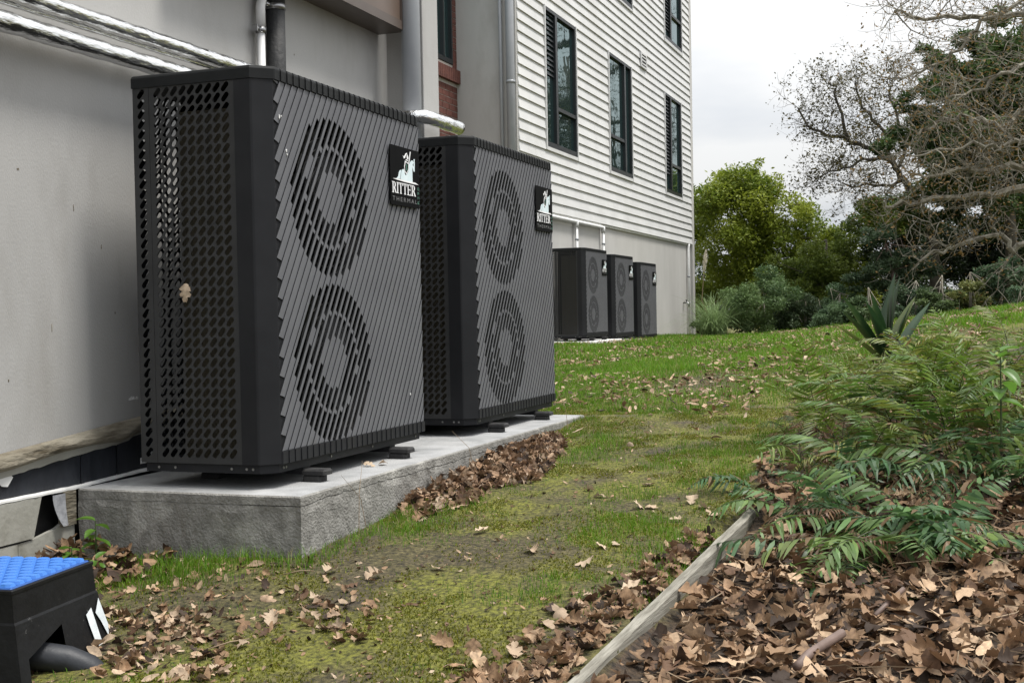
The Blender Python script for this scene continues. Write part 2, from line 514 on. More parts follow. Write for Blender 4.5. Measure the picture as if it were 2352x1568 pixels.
# pier with the return that carries the downpipe
npart(MB().bbox(2.99, 3.235, 0.645, 1.099, -0.3, 5.5, 0.004), 'pier', M['render'])

# lumpy timber trim along the foot of the wall
nxs = 90
V, F = [], []
for i in range(nxs):
    x = -1.6 + i * (2.75 / (nxs - 1))
    zt = trim_z(max(-0.9, min(x, 0.8)))
    h = 0.072 + 0.008 * math.sin(x * 9) + 0.02 * (float(vnoise(x, 0, 0.11, 3)) - 0.5)
    for j in range(7):
        tj = j / 6
        lump = 0.022 * float(vnoise(x + tj * 0.4, tj * 3, 0.09, 4)) + 0.020 * math.sin(math.pi * min(1, tj * 1.7)) * float(vnoise(x, 0, 0.2, 8))
        y = 0.897 - (0.012 + lump) * (1 - (2 * tj - 1) ** 4) - 0.012 * (1 - tj) * 0
        V.append((x, y, zt - h * (1 - tj)))
for i in range(nxs - 1):
    for j in range(6):
        a = i * 7 + j
        F.append((a, a + 7, a + 8, a + 1))
mb = MB().add(V, F)
tr = npart(mb, 'base_trim', M['trim'], smooth=True)
# pale ragged lower lip of the trim
mb = MB()
V, F = [], []
for i in range(70):
    x = -1.4 + i * (1.95 / 69)
    zt = trim_z(max(-0.9, x)) - 0.066
    hh = 0.010 + 0.024 * float(vnoise(x, 1, 0.22, 6)) + 0.006 * float(vnoise(x, 1, 0.03, 7))
    if x > 0.28: hh *= 0.5
    V += [(x, 0.888, zt + 0.01), (x, 0.893 + 0.004 * float(vnoise(x, 2, .05, 9)), zt - hh)]
for i in range(69):
    a = 2 * i
    F.append((a, a + 1, a + 3, a + 2))
mb.add(V, F)
npart(mb, 'trim_lip', M['cream'])
# black membrane sheets
for (a, b, dy) in ((-2.5, -0.04, 0.0), (-0.04, 0.19, -0.003), (0.19, 0.262, -0.006), (0.262, 3.0, -0.001)):
    mb = MB()
    n = 14
    V = []
    for i in range(n + 1):
        x = a + (b - a) * i / n
        for j in range(4):
            V.append((x, 0.905 + dy + 0.006 * float(vnoise(x, j, .12, 3)), -0.115 + (0.235 + 0.05 * (x > 0)) * j / 3))
    F = [(i * 4 + j, (i + 1) * 4 + j, (i + 1) * 4 + j + 1, i * 4 + j + 1) for i in range(n) for j in range(3)]
    mb.add(V, F)
    npart(mb, 'membrane_sheet', M['membrane'], smooth=True)
# torn white patches of liner on the membrane
for pol in ([(-0.53, -0.01), (-0.46, 0.005), (-0.44, -0.012), (-0.47, -0.045), (-0.50, -0.040)], [(-0.60, -0.02), (-0.515, -0.05), (-0.53, -0.085), (-0.60, -0.075)],
            [(0.352, -0.055), (0.352, -0.03), (0.43, -0.01), (0.50, 0.0), (0.50, -0.055)]):
    npart(MB().prism(pol, 0.898, 0.901), 'liner_patch', M['white_strip'])
# white flashing strip with a ragged edge
mb = MB()
V, F = [], []
for i in range(60):
    x = -1.6 + i * (2.3 / 59)
    z = -0.104 + 0.030 * (x + 0.1) * (x > -0.1) + 0.003 * float(vnoise(x, 0, .03, 4))
    y = 0.868 + 0.010 * float(vnoise(x, 3, .05, 5))
    V += [(x, y, z), (x, y, z + 0.008), (x, 0.91, z + 0.010), (x, 0.91, z - 0.001)]
for i in range(59):
    a = 4 * i
    for k in range(4):
        F.append((a + k, a + (k + 1) % 4, a + 4 + (k + 1) % 4, a + 4 + k))
mb.add(V, F)
npart(mb, 'flashing', M['white_strip'])
# peeling cream boards below, cut away in a slanting line
npart(MB().prism([(-2.5, -0.268), (-0.365, -0.262), (-0.315, -0.105), (-2.5, -0.110)], 0.872, 0.89), 'base_board', M['cream'])
npart(MB().prism([(-2.5, -0.50), (-0.45, -0.50), (-0.45, -0.272), (-2.5, -0.275)], 0.876, 0.893), 'base_board', M['cream'])
npart(MB().prism([(-0.444, -0.50), (-0.12, -0.50), (-0.12, -0.20), (-0.225, -0.245), (-0.365, -0.270), (-0.444, -0.272)], 0.879, 0.896), 'base_board', M['cream'])
npart(MB().prism([(-0.20, -0.245), (-0.118, -0.245), (-0.118, -0.103), (-0.195, -0.106)], 0.868, 0.893), 'base_board', M['trim'])
npart(MB().box(-2.5, 3.0, 0.93, 0.96, -0.6, -0.1), 'subfloor', M['black'])
# galvanised strap bent out of the gap
mb = MB()
V = []
for i in range(8):
    tt = i / 7
    xl = -0.268 + 0.036 * tt * tt + 0.004; xr = -0.192
    V += [(xl, 0.862 - 0.02 * tt * tt, -0.108 - 0.13 * tt), (xr, 0.860 - 0.012 * tt * tt, -0.108 - 0.13 * tt)]
mb.add(V, [(2 * i, 2 * i + 2, 2 * i + 3, 2 * i + 1) for i in range(7)])
npart(mb, 'strap', M['galv'])

# brown box bay high on the wall
bay = npart(MB().box(0.6, 2.868, 0.725, 0.9, 2.385, 4.2), 'bay_body', M['brown_dark'])
mb = MB()
mb.box(0.6, 2.868, 0.700, 0.7245, 2.385, 2.44).box(2.80, 2.868, 0.700, 0.7245, 2.441, 4.2).box(1.30, 1.36, 0.700, 0.7245, 2.441, 4.2)
npart(mb, 'bay_frame', M['brown_dark'])
npart(MB().box(1.361, 2.799, 0.712, 0.7245, 2.441, 4.2), 'bay_panel', M['brown'])
# scuffs on the wall
for (px, pz, n) in ((0.28, 0.235, 7),):
    for k in range(n):
        zx = px + 0.010 * k
        npart(MB().prism([(zx, pz + .001 * k), (zx + .003, pz), (zx + .006 + .002 * (k % 3), pz + .012 + .006 * (k % 2)), (zx + .003, pz + .010)], 0.8985, 0.9005), 'paint_scuff', M['white_strip'])

# ------------------------------------------------------------------ weatherboard wing
YW = 4.75
XA, XB = 16.2, 30.95
wing = empty('weatherboard_wing', (XA, YW, -0.3))
tag(wing, 'white weatherboard building with dark tall windows above a grey rendered base', 'building')
woff = -Vector((XA, YW, -0.3))


def wpart(mb, name, mt, parent=None, smooth=False):
    o = mb.build(name, mt, parent or wing, smooth)
    if parent is None:
        o.location = woff
    return o


wpart(MB().box(XA, XB - 0.02, YW + 0.03, YW + 9, -0.8, 2.52), 'base_wall', M['render2'])
wpart(MB().box(XA + 0.02, XB - 0.03, YW + 0.05, YW + 8.9, 2.521, 10.6), 'wall_core', M['render2'])
wpart(MB().box(XA - 0.02, XA + 0.018, YW + 0.25, 5.88, 2.0, 10.6), 'return_wall', M['render'])
wpart(MB().box(XA - 0.035, XA + 0.019, YW - 0.012, YW + 0.249, 2.0, 10.6), 'corner_board', M['render2'])
wpart(MB().box(XB - 0.07, XB + 0.22, YW - 0.035, YW + 0.25, -0.6, 10.6), 'corner_pilaster', M['render2'])
wpart(MB().box(XA, XB - 0.08, YW - 0.010, YW + 0.045, 2.47, 2.515), 'drip_flashing', M['white_strip'])
WINS = [(17.72, 19.66, 3.74, 6.36, 0.34, 'r'), (22.15, 24.10, 3.74, 6.36, 0.70, 'l'), (27.60, 29.56, 3.74, 6.36, 0.36, 'r'),
        (22.15, 24.30, 7.76, 10.2, 0.70, 'l'), (27.72, 29.80, 7.80, 10.2, 0.36, 'r')]
PITCH_B = 0.1925
zb0 = 2.515
nb = 42
for k in range(nb):
    za = zb0 + k * PITCH_B
    zt = za + PITCH_B + 0.012
    segs = [(XA + 0.02, XB - 0.075)]
    for (wx0, wx1, wz0, wz1, _, _) in WINS:
        if zt > wz0 + 0.02 and za < wz1 - 0.03:
            ns = []
            for a, b in segs:
                if wx0 - 0.045 > a and wx1 + 0.045 < b:
                    ns += [(a, wx0 - 0.045), (wx1 + 0.045, b)]
                else:
                    ns.append((a, b))
            segs = ns
    sg2 = []
    for a, b in segs:
        cuts_ = [a] + [q for q in sorted(random.uniform(XA, XB) for _ in range(3)) if a + .8 < q < b - .8] + [b]
        sg2 += [(cuts_[i] + (.0015 if i else 0), cuts_[i + 1] - (.0015 if i < len(cuts_) - 2 else 0)) for i in range(len(cuts_) - 1)]
    za0, zt0 = za, zt
    for a, b in sg2:
        za = za0 + random.uniform(-.0025, .0025); zt = zt0
        mb = MB()
        V = [(a, YW - 0.044, za + 0.004), (b, YW - 0.044, za + 0.004), (b, YW - 0.012, zt), (a, YW - 0.012, zt),
             (a, YW + 0.03, za + 0.001), (b, YW + 0.03, za + 0.001), (b, YW + 0.03, zt), (a, YW + 0.03, zt)]
        mb.add(V, [(0, 1, 2, 3), (7, 6, 5, 4), (1, 0, 4, 5), (2, 1, 5, 6), (3, 2, 6, 7), (0, 3, 7, 4)])
        wpart(mb, 'weatherboard', M['board'])
for wi, (a, b, c, d, mr, side) in enumerate(WINS):
    mb = MB()
    y0, y1 = YW - 0.046, YW + 0.045
    fw = 0.055
    mb.box(a, a + fw, y0, y1, c, d).box(b - fw, b, y0, y1, c, d).box(a + fw, b - fw, y0, y1, c, c + 0.10).box(a + fw, b - fw, y0, y1, d - fw, d)
    xm = a + (b - a) * mr
    mb.box(xm - 0.06, xm + 0.06, y0 - 0.006, y1, c + 0.10, d - fw)
    zt = c + 0.80
    if side == 'r':
        mb.box(xm + 0.06, b - fw, y0 + 0.004, y1, zt - 0.035, zt + 0.035)
    else:
        mb.box(a + fw, xm - 0.06, y0 + 0.004, y1, zt - 0.035, zt + 0.035)
    w = wpart(mb, 'window', M['alu'])
    for (pa, pb, pc, pd) in ((a + fw, xm - 0.06, c + 0.10, d - fw), (xm + 0.06, b - fw, c + 0.10, d - fw)):
        tall = (pa < xm) == (side == 'r')
        parts = [(pc, pd)] if tall else [(pc, zt - 0.035), (zt + 0.035, pd)]
        for (qc, qd) in parts:
            MB().box(pa, pb, YW + 0.012, YW + 0.030, qc, qd).build('pane', M['glass'], w)
    # blinds behind the narrow light, half drawn
    if side == 'r':
        for k in range(13 if wi == 0 else 22):
            z = d - fw - 0.05 - 0.095 * k
            V = [(a + fw + 0.01, YW - 0.022, z), (xm - 0.07, YW - 0.022, z), (xm - 0.07, YW + 0.010, z + 0.06), (a + fw + 0.01, YW + 0.010, z + 0.06)]
            MB().add(V, [(0, 1, 2, 3)]).build('louvre', M['alu'], w)
    mb = MB()
    zlo = zb0 + PITCH_B * math.floor((c - zb0) / PITCH_B) + 0.003
    mb.box(a - 0.044, a - 0.002, YW - 0.062, YW + 0.03, zlo, d + 0.02).box(b + 0.002, b + 0.044, YW - 0.062, YW + 0.03, zlo, d + 0.02)
    mb.box(a - 0.0015, b + 0.0015, YW - 0.056, YW + 0.03, zlo, c - 0.002)
    mb.build('facing', M['board'], w)
# vent grille on the boards
v = wpart(MB().box(25.02, 25.60, YW - 0.075, YW - 0.046, 6.56, 6.60).box(25.02, 25.60, YW - 0.075, YW - 0.046, 6.88, 6.92).box(25.02, 25.09, YW - 0.075, YW - 0.046, 6.601, 6.879).box(25.53, 25.60, YW - 0.075, YW - 0.046, 6.601, 6.879), 'vent', M['board'])
MB().box(25.09, 25.53, YW - 0.0505, YW - 0.0500, 6.60, 6.88).build('vent_opening', M['alu'], v)
for k in range(3):
    MB().box(25.09, 25.53, YW - 0.070, YW - 0.054, 6.64 + k * 0.085, 6.67 + k * 0.085).build('vent_slat', M['board'], v)

# ------------------------------------------------------------------ brick strip with window between the wings
bw = empty('brick_wall', (13.0, 5.87, -0.3))
tag(bw, 'narrow strip of red brick wall with soldier sill and dark framed window', 'wall')
boff = -Vector((13.0, 5.87, -0.3))


def bpart(mb, name, mt, parent=None):
    o = mb.build(name, mt, parent or bw)
    if parent is None:
        o.location = boff
    return o


bpart(MB().box(12.0, 16.17, 5.878, 6.2, -0.3, 5.03).box(15.99, 16.17, 5.878, 6.2, 5.031, 8.0), 'mortar_bed', M['mortar'])
bm = {}
CH = 0.112
for r_ in range(44):
    z = 0.3 + r_ * CH
    xs = 15.05 - 0.15 * (r_ % 2)
    while xs < 16.16:
        a, b = xs, min(xs + 0.285, 16.168)
        xs += 0.30
        if z > 4.85:
            if b < 16.0: continue
            a = max(a, 15.995)
        elif z > 4.62:
            continue
        if b - a < 0.05 or z < 2.2: continue
        bpart(MB().box(a, b, 5.870 + random.uniform(-.002, .002), 5.879, z, z + CH - 0.014), 'brick', M['brick'])
for r_ in range(30):
    z = 4.99 + r_ * CH
    bpart(MB().box(15.995 - 0.03 * (r_ % 2), 16.166, 5.868, 5.879, z, z + CH - 0.014), 'brick', M['brick'])
for k in range(14):
    x = 15.02 + k * 0.083
    bpart(MB().box(x, x + 0.072, 5.80, 5.879, 4.72 + 0.0, 4.95), 'sill_brick', M['brick'])
w = bpart(MB().box(15.93, 15.985, 5.86, 5.98, 5.04, 8.0).box(13.5, 15.929, 5.86, 5.98, 5.04, 5.12).box(15.55, 15.60, 5.85, 5.97, 5.121, 8.0), 'window', M['alu'])
MB().box(13.5, 15.549, 5.92, 5.94, 5.121, 8.0).build('pane', M['glass'], w)
MB().box(15.601, 15.929, 5.92, 5.94, 5.121, 8.0).build('pane', M['glass'], w)

# ------------------------------------------------------------------ concrete slab
slab = empty('concrete_slab', (-0.116, -0.187, -0.40))
tag(slab, 'long concrete slab with cracked sides carrying the two near heat pumps', 'slab')
SX0, SX1, SY0, SY1, SZ = -0.116, 3.66, -0.187, 0.858, -0.0995


def crack(s, front):
    if front:
        return SZ - 0.040 + 0.006 * math.sin(s * 3.1) + 0.010 * (float(vnoise(s, 0, .09, 3)) - 0.5) + 0.008 * (float(vnoise(s, 0, .02, 4)) - 0.5)
    return SZ - 0.041 + 0.004 * (float(vnoise(s, 5, .1, 3)) - 0.5)


path = [(SX0, SY1 - (SY1 - SY0) * i / 40, 0) for i in range(41)] + [(SX0 + (SX1 - SX0) * i / 130, SY0, 1) for i in range(1, 131)]
V, F = [], []
for i, (x, y, fr_) in enumerate(path):
    fr2 = 1 if i >= 40 else 0
    s = x - SX0 if fr2 else SY1 - y
    gap = 0.0028 if (fr2 or (SY1 - y) > 0.8) else 0.0006
    cz = crack(s if fr2 else 0.0 + 0, fr2) if fr2 else crack(s, 0)
    if i == 40: cz = crack(0, 1)
    ox, oy = (0, -1) if i > 40 else ((-1, 0) if i < 40 else (-.7, -.7))
    w1 = 0.006 * (float(vnoise(s + 7 * fr2, 0, .15, 9)) - 0.5) + 0.004 * (float(vnoise(s + 7 * fr2, 0, .03, 19)) - 0.5)
    def P(z, o): V.append((x + ox * (o + w1), y + oy * (o + w1), z))
    P(SZ, -0.007); P(SZ - 0.006, 0.0); P(cz + gap, 0.0); P(cz + gap, -0.012); P(cz, -0.012); P(cz - 0.001, -0.001)
    for j in range(6):
        zz = cz - 0.03 - 0.068 * j
        P(zz, 0.009 * (float(vnoise(s * 1.0 + 13 * fr2, zz, .06, 11)) - 0.5) + 0.006 * (float(vnoise(s + 3 * fr2, zz * 2, .025, 12)) - 0.5))
m_ = 12
for i in range(len(path) - 1):
    for j in range(m_ - 1):
        a = i * m_ + j
        F.append((a, a + 1, a + m_ + 1, a + m_))
mb = MB().add(V, F)
so = mb.build('slab_side', M['concrete_side'], slab)
so.location = -Vector((-0.116, -0.187, -0.40))
mb = MB()
tops = [V[i * m_] for i in range(len(path))]
mb.add(tops + [(SX1 - 0.01, SY1, SZ)], [tuple(range(len(tops) + 1))])
so = mb.build('slab_top', M['concrete'], slab)
so.location = -Vector((-0.116, -0.187, -0.40))
mb = MB().box(SX0 + 0.02, SX1, SY0 + 0.02, SY1, -0.6, SZ - 0.03)
so = mb.build('slab_core', M['concrete_side'], slab)
so.location = -Vector((-0.116, -0.187, -0.40))

# pads under the far units
for (a, b, zt, lab) in ((16.75, 18.95, 0.080, 'pale concrete pad under the nearest of the three far heat pumps'), (18.955, 20.75, 0.040, 'pale concrete pad under the middle one of the far heat pumps'),
                        (20.76, 22.9, -0.045, 'pale concrete pad under the farthest heat pump')):
    o = MB().bbox(0, b - a, 0, 1.05, 0, zt + 0.45, 0.012).build('concrete_pad', M['pad'])
    o.location = (a, 3.64, -0.45)
    tag(o, lab, 'slab', 'pads under the far heat pumps')


# ------------------------------------------------------------------ pipes
def pipe(name, pts, r, mt, label, cat='pipe', n=14, group=None, wob=0.0):
    base = Vector(pts[0])
    P = []
    for i in range(len(pts) - 1):
        a, b = Vector(pts[i]), Vector(pts[i + 1])
        k = max(1, int((b - a).length / 0.04)) if wob else 1
        for j in range(k):
            P.append(a.lerp(b, j / k))
    P.append(Vector(pts[-1]))
    rr = [r + wob * random.uniform(-1, 1) for _ in P]
    o = MB().tube([p - base for p in P], rr, n).build(name, mt, None, True)
    o.location = base
    return tag(o, label, cat, group)


def arc(c, a, b, r, n=6):
    """quarter bend from c + r*a to c + r*b around c + r*(a+b)"""
    a, b, c = Vector(a), Vector(b), Vector(c)
    o = c + r * (a + b)
    return [o - r * b * math.cos(t) - r * a * math.sin(t) for t in [math.pi / 2 * i / n for i in range(n + 1)]]


pipe('foil_pipe', [(-3, 0.80, 1.846), (2.05, 0.80, 1.846), (2.12, 0.80, 1.80), (2.14, 0.80, 1.5)], 0.035, M['foil'], 'upper foil wrapped pipe run along the grey wall', n=16, wob=0.0022)
pipe('foil_pipe', [(-3, 0.835, 1.812), (1.9, 0.835, 1.812), (1.95, 0.835, 1.4)], 0.012, M['foil'], 'thin foil wrapped pipe tucked under the upper foil pipe', n=12, wob=0.0015)
pipe('foil_pipe', [(-3, 0.80, 1.726), (0.75, 0.80, 1.726), (0.82, 0.79, 1.70), (0.84, 0.76, 1.3)], 0.040, M['foil'], 'thick lower foil wrapped pipe run just above the nearest heat pump', n=16, wob=0.0025)
pipe('foil_pipe', [(2.76, 0.86, 1.825), (2.74, 0.60, 1.825), (2.76, 0.545, 1.822), (2.82, 0.53, 1.822), (3.26, 0.53, 1.822), (3.285, 0.53, 1.822)], 0.044, M['foil'], 'short foil wrapped pipe bending out above the second heat pump', n=16, wob=0.002)
# white conduit with clamp, black insulated riser
pr = empty('white_riser', (1.385, 0.855, 1.2))
tag(pr, 'thin white riser pipe with a metal clamp behind the nearest heat pump', 'pipe')
MB().tube([(0, 0, 0), (0, 0, 0.94)], 0.021, 14).build('tube', M['white_pipe'], pr, True)
MB().tube([(0, 0, 0.92), (0, 0, 1.02), (0.006, 0, 1.04), (0.03, 0, 1.09), (0.06, 0, 1.11), (0.06, 0, 2.4)], 0.025, 14).build('elbow', M['white_pipe'], pr, True)
c = MB().tube([(0, 0, 0.885), (0, 0, 0.915)], 0.028, 14).box(-0.055, -0.03, -0.012, 0.012, 0.888, 0.912).build('clamp', M['steel'], pr, True)
MB().box(-0.062, -0.056, -0.016, 0.016, 0.884, 0.916).build('bolt', M['steel'], c)
br = empty('black_riser', (1.515, 0.842, 1.2))
tag(br, 'thick black insulated riser pipe beside the thin white riser', 'pipe')
MB().tube([(0, 0, 0), (0, 0, 0.5), (0.002, 0, 0.52), (0, 0, 0.55), (0, 0, 1.03)], 0.050, 16).build('insulation', M['black_pipe'], br, True)
MB().tube([(0, 0, 1.03), (0, 0, 1.06)], 0.056, 16).box(-0.1, -0.05, -0.01, 0.01, 1.035, 1.055).build('clamp', M['steel'], br, True)
MB().tube([(0, 0, 1.06), (0, 0, 2.4)], 0.052, 16).build('insulation', M['black_pipe'], br, True)
pipe('downpipe', [(2.865, 0.672, -0.1), (2.865, 0.672, 5.5)], 0.060, M['grey_pipe'], 'large pale grey downpipe beside the brown box bay', 'downpipe', n=24)
dp = empty('downpipe', (16.12, 4.83, 0))
tag(dp, 'tall grey downpipe at the left end of the white weatherboards', 'downpipe')
MB().tube([(0, 0, 0), (0, 0, 10.5)], 0.075, 16).build('tube', M['grey_pipe'], dp, True)
for z in (2.4, 4.65, 6.9): MB().tube([(0, 0, z), (0, 0, z + 0.05)], 0.083, 16).build('joint', M['grey_pipe'], dp, True)
pipe('downpipe', [(16.10, 5.00, 0), (16.10, 5.00, 10.5)], 0.032, M['grey_pipe'], 'thin grey pipe next to the tall downpipe on the weatherboard corner', 'pipe')
# white pipework above the far units
wp = empty('white_pipework', (18.0, 4.70, 2.3))
tag(wp, 'white pipe run with two drops above the far heat pumps', 'pipe')
MB().tube([(-1.6, 0, 0.135), (3.36, 0, 0.135), (3.42, 0, 0.11), (3.44, 0, 0.06)], 0.036, 12).build('main_run', M['white_pipe'], wp, True)
for dx in (1.49, 3.44):
    d_ = MB().tube([(dx, 0, 0.10), (dx, 0, -1.7)], 0.030, 12).build('drop', M['white_pipe'], wp, True)
    MB().tube([(dx, 0, 0.16), (dx, 0, 0.02)], 0.045, 12).build('fitting', M['white_pipe'], d_, True)
    MB().tube([(dx, 0, -0.24), (dx, 0, -0.20)], 0.04, 12).build('clip', M['grey_pipe'], d_, True)
cp = empty('corner_pipe', (30.33, 4.72, -0.3))
tag(cp, 'thin pale pipe running down the far corner of the grey base wall', 'pipe')
MB().tube([(0.06, 0, 2.80), (0.055, 0, 2.74), (0, 0, 2.66), (-0.02, 0, 0)], 0.036, 10).build('tube', M['white_pipe'], cp, True)
for z in (0.35, 1.1, 1.85): MB().tube([(0, 0, z), (0, 0, z + 0.05)], 0.045, 10).build('clip', M['grey_pipe'], cp, True)
tp = empty('garden_tap', (29.83, 4.78, 0.83))
tag(tp, 'small dark garden tap on the far end of the grey base wall', 'tap')
MB().tube([(0, 0, 0), (0, -0.12, 0), (0, -0.15, -0.03), (0, -0.16, -0.12)], 0.025, 8).build('spout', M['steel'], tp, True)
MB().tube([(0, -0.09, 0), (0, -0.09, 0.07)], 0.015, 8).box(-0.09, 0.09, -0.1, -0.08, 0.07, 0.085).build('handle', M['alu'], tp)

# ------------------------------------------------------------------ heat pumps
W_, D_, H_, C_ = 1.466, 0.627, 1.60, 0.065
LIDZ = 1.545
A_ = math.atan2(0.05, 0.079)
SD = (math.sin(A_), math.cos(A_))        # slat direction in x, z
SP = (math.cos(A_), -math.sin(A_))       # across the slats, to the lower right
PW = 0.05 * math.cos(A_)
FX, FR, HUB, RING = 0.529, 0.341, 0.112, 0.217
FZ = (1.1075, 0.3897)


def clip_poly(poly, nx_, nz_, c):
    """keep nx*x + nz*z <= c"""
    o = []
    for i in range(len(poly)):
        p, q = poly[i - 1], poly[i]
        dp_, dq = nx_ * p[0] + nz_ * p[1] - c, nx_ * q[0] + nz_ * q[1] - c
        if (dp_ <= 0) != (dq <= 0):
            k = dp_ / (dp_ - dq)
            o.append((p[0] + k * (q[0] - p[0]), p[1] + k * (q[1] - p[1])))
        if dq <= 0:
            o.append(q)
    return o


def slat_mesh(k):
    top = (0.066 + 0.05 * k, LIDZ)
    X0, X1, Z0, Z1 = 0.064, W_ - 0.004, 0.052, LIDZ - 0.002
    t0, t1 = -2.2, 0.3
    tl = (X0 - top[0]) / SD[0]                   # where the left edge meets the left border
    zl = top[1] + SD[1] * tl
    t0 = max(t0, tl - 0.03)

    def pt(t_, u):
        return (top[0] + SD[0] * t_ + SP[0] * u, top[1] + SD[1] * t_ + SP[1] * u)

    def yf(x, z):
        u = (x - top[0]) * SP[0] + (z - top[1]) * SP[1]
        return -0.0020 + 0.0055 * (u / PW)
    # slots inside the fan rings
    us = 0.66 * PW
    slots = []
    for fz in FZ:
        run = None
        n = 900
        for i in range(n + 1):
            t_ = -2.0 + 2.2 * i / n
            x, z = pt(t_, us)
            dd = math.hypot(x - FX, z - fz)
            ok = HUB < dd < FR and abs(dd - RING) > 0.0075 and t_ > t0
            if ok and run is None: run = t_
            if not ok and run is not None:
                if t_ - run > 0.03: slots.append((run, t_))
                run = None
    slots.sort()
    mb_ = MB()
    lips = []

    def piece(ta, tb, ua, ub):
        pl = [pt(ta, ua), pt(ta, ub), pt(tb, ub), pt(tb, ua)]
        for (nx_, nz_, c_) in ((1, 0, X1), (0, 1, Z1), (0, -1, -Z0), (-0.24, -1, -(zl + 0.24 * X0))):
            if len(pl) < 3: return
            pl = clip_poly(pl, nx_, nz_, c_)
        ar = 0
        for i in range(len(pl)):
            ar += pl[i - 1][0] * pl[i][1] - pl[i][0] * pl[i - 1][1]
        if len(pl) >= 3 and abs(ar) > 1e-6:
            if ar < 0: pl = pl[::-1]
            nb_ = len(mb_.v)
            mb_.prism(pl, 0, 0.0, yf)
            m2 = len(pl)
            for q in range(m2):
                vx, vy, vz = mb_.v[nb_ + q]
                mb_.v[nb_ + m2 + q] = (vx, vy + 0.0014, vz)
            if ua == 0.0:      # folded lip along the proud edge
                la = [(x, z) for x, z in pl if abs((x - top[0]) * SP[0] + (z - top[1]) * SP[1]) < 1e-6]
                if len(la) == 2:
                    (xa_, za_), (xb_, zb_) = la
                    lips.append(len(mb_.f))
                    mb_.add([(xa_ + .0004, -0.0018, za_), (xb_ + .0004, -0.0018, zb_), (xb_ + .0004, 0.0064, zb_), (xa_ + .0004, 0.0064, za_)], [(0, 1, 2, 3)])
    cuts = []
    cur = t0
    for a, b in slots:
        cuts.append((cur, a, True)); cuts.append((a, b, False)); cur = b
    cuts.append((cur, t1, True))
    for a, b, full in cuts:
        piece(a, b, 0.0, PW * 0.985 if full else PW * 0.40)
    if not mb_.v: return None
    me_ = mb_.mesh('slat')
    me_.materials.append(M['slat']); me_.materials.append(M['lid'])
    for pi in lips: me_.polygons[pi].material_index = 1  # lips coloured dark to imitate shade in the steps between slats
    return me_


def obround_cells(ys, zs, cy, cz, w=0.0212, l=0.0450, ang=R(40), flip=1):
    """perforated sheet in the (a, z) plane: list of verts (a, z), faces; cell size cy x cz"""
    base = []
    hs = (l - w) / 2
    n = 7
    for half in (0, 1):
        for i in range(n):
            th = math.pi * half + math.pi * i / (n - 1)
            base.append((w / 2 * math.cos(th), w / 2 * math.sin(th) + (hs if half == 0 else -hs)))
    ca, sa = math.cos(ang * flip), math.sin(ang * flip)
    hole = [(x * ca - y * sa, x * sa + y * ca) for x, y in base]
    hole.sort(key=lambda p: math.atan2(p[1], p[0]))
    ring = []
    for x, y in hole:
        s_ = min(cy / 2 / max(abs(x), 1e-9), cz / 2 / max(abs(y), 1e-9))
        ring.append([x * s_, y * s_])
    for (qx, qy) in ((1, 1), (-1, 1), (-1, -1), (1, -1)):      # snap the nearest ring points to the corners
        j = min(range(len(ring)), key=lambda i: (ring[i][0] - qx * cy / 2) ** 2 + (ring[i][1] - qy * cz / 2) ** 2)
        ring[j] = [qx * cy / 2, qy * cz / 2]
    V_, F_ = [], []
    m_ = len(hole)
    for a in ys:
        for z in zs:
            b_ = len(V_)
            V_ += [(a + x, 0, z + y) for x, y in ring] + [(a + x, 0, z + y) for x, y in hole] + [(a + x, 1, z + y) for x, y in hole]
            for i in range(m_):
                j = (i + 1) % m_
                F_.append((b_ + i, b_ + j, b_ + m_ + j, b_ + m_ + i))
                F_.append((b_ + m_ + i, b_ + m_ + j, b_ + 2 * m_ + j, b_ + 2 * m_ + i))
    return V_, F_


def text_mesh(body, size, spacing=1.0):
    cu = bpy.data.curves.new('lettering', 'FONT')
    cu.body = body; cu.size = size; cu.space_character = spacing; cu.resolution_u = 3
    o = bpy.data.objects.new('lettering', cu)
    me = o.to_mesh().copy()
    vs = [tuple(v_.co) for v_ in me.vertices]; fs = [tuple(p.vertices) for p in me.polygons]
    bpy.data.objects.remove(o); bpy.data.curves.remove(cu)
    return vs, fs


def bu(x, y):
    """badge picture point to plate coordinates (0..1 from the left, 0..1 from the top)"""
    u_ = (x - 215 - 0.021 * (y - 130)) / 580.0
    v_ = (y - (130 + 175 * u_)) / (1180 - 55 * u_)
    return u_, v_


BX0, BX1, BZ0, BZ1 = 1.103, 1.438, 1.126, 1.415


def bpt(u_, v_):
    return (BX0 + u_ * (BX1 - BX0), BZ1 - v_ * (BZ1 - BZ0))


def badge_poly(mb_, pts, y=-0.0132):
    pl = [bpt(*bu(*p)) for p in pts]
    ar = sum(pl[i - 1][0] * pl[i][1] - pl[i][0] * pl[i - 1][1] for i in range(len(pl)))
    if ar < 0: pl = pl[::-1]
    mb_.prism(pl, y, -0.0115)


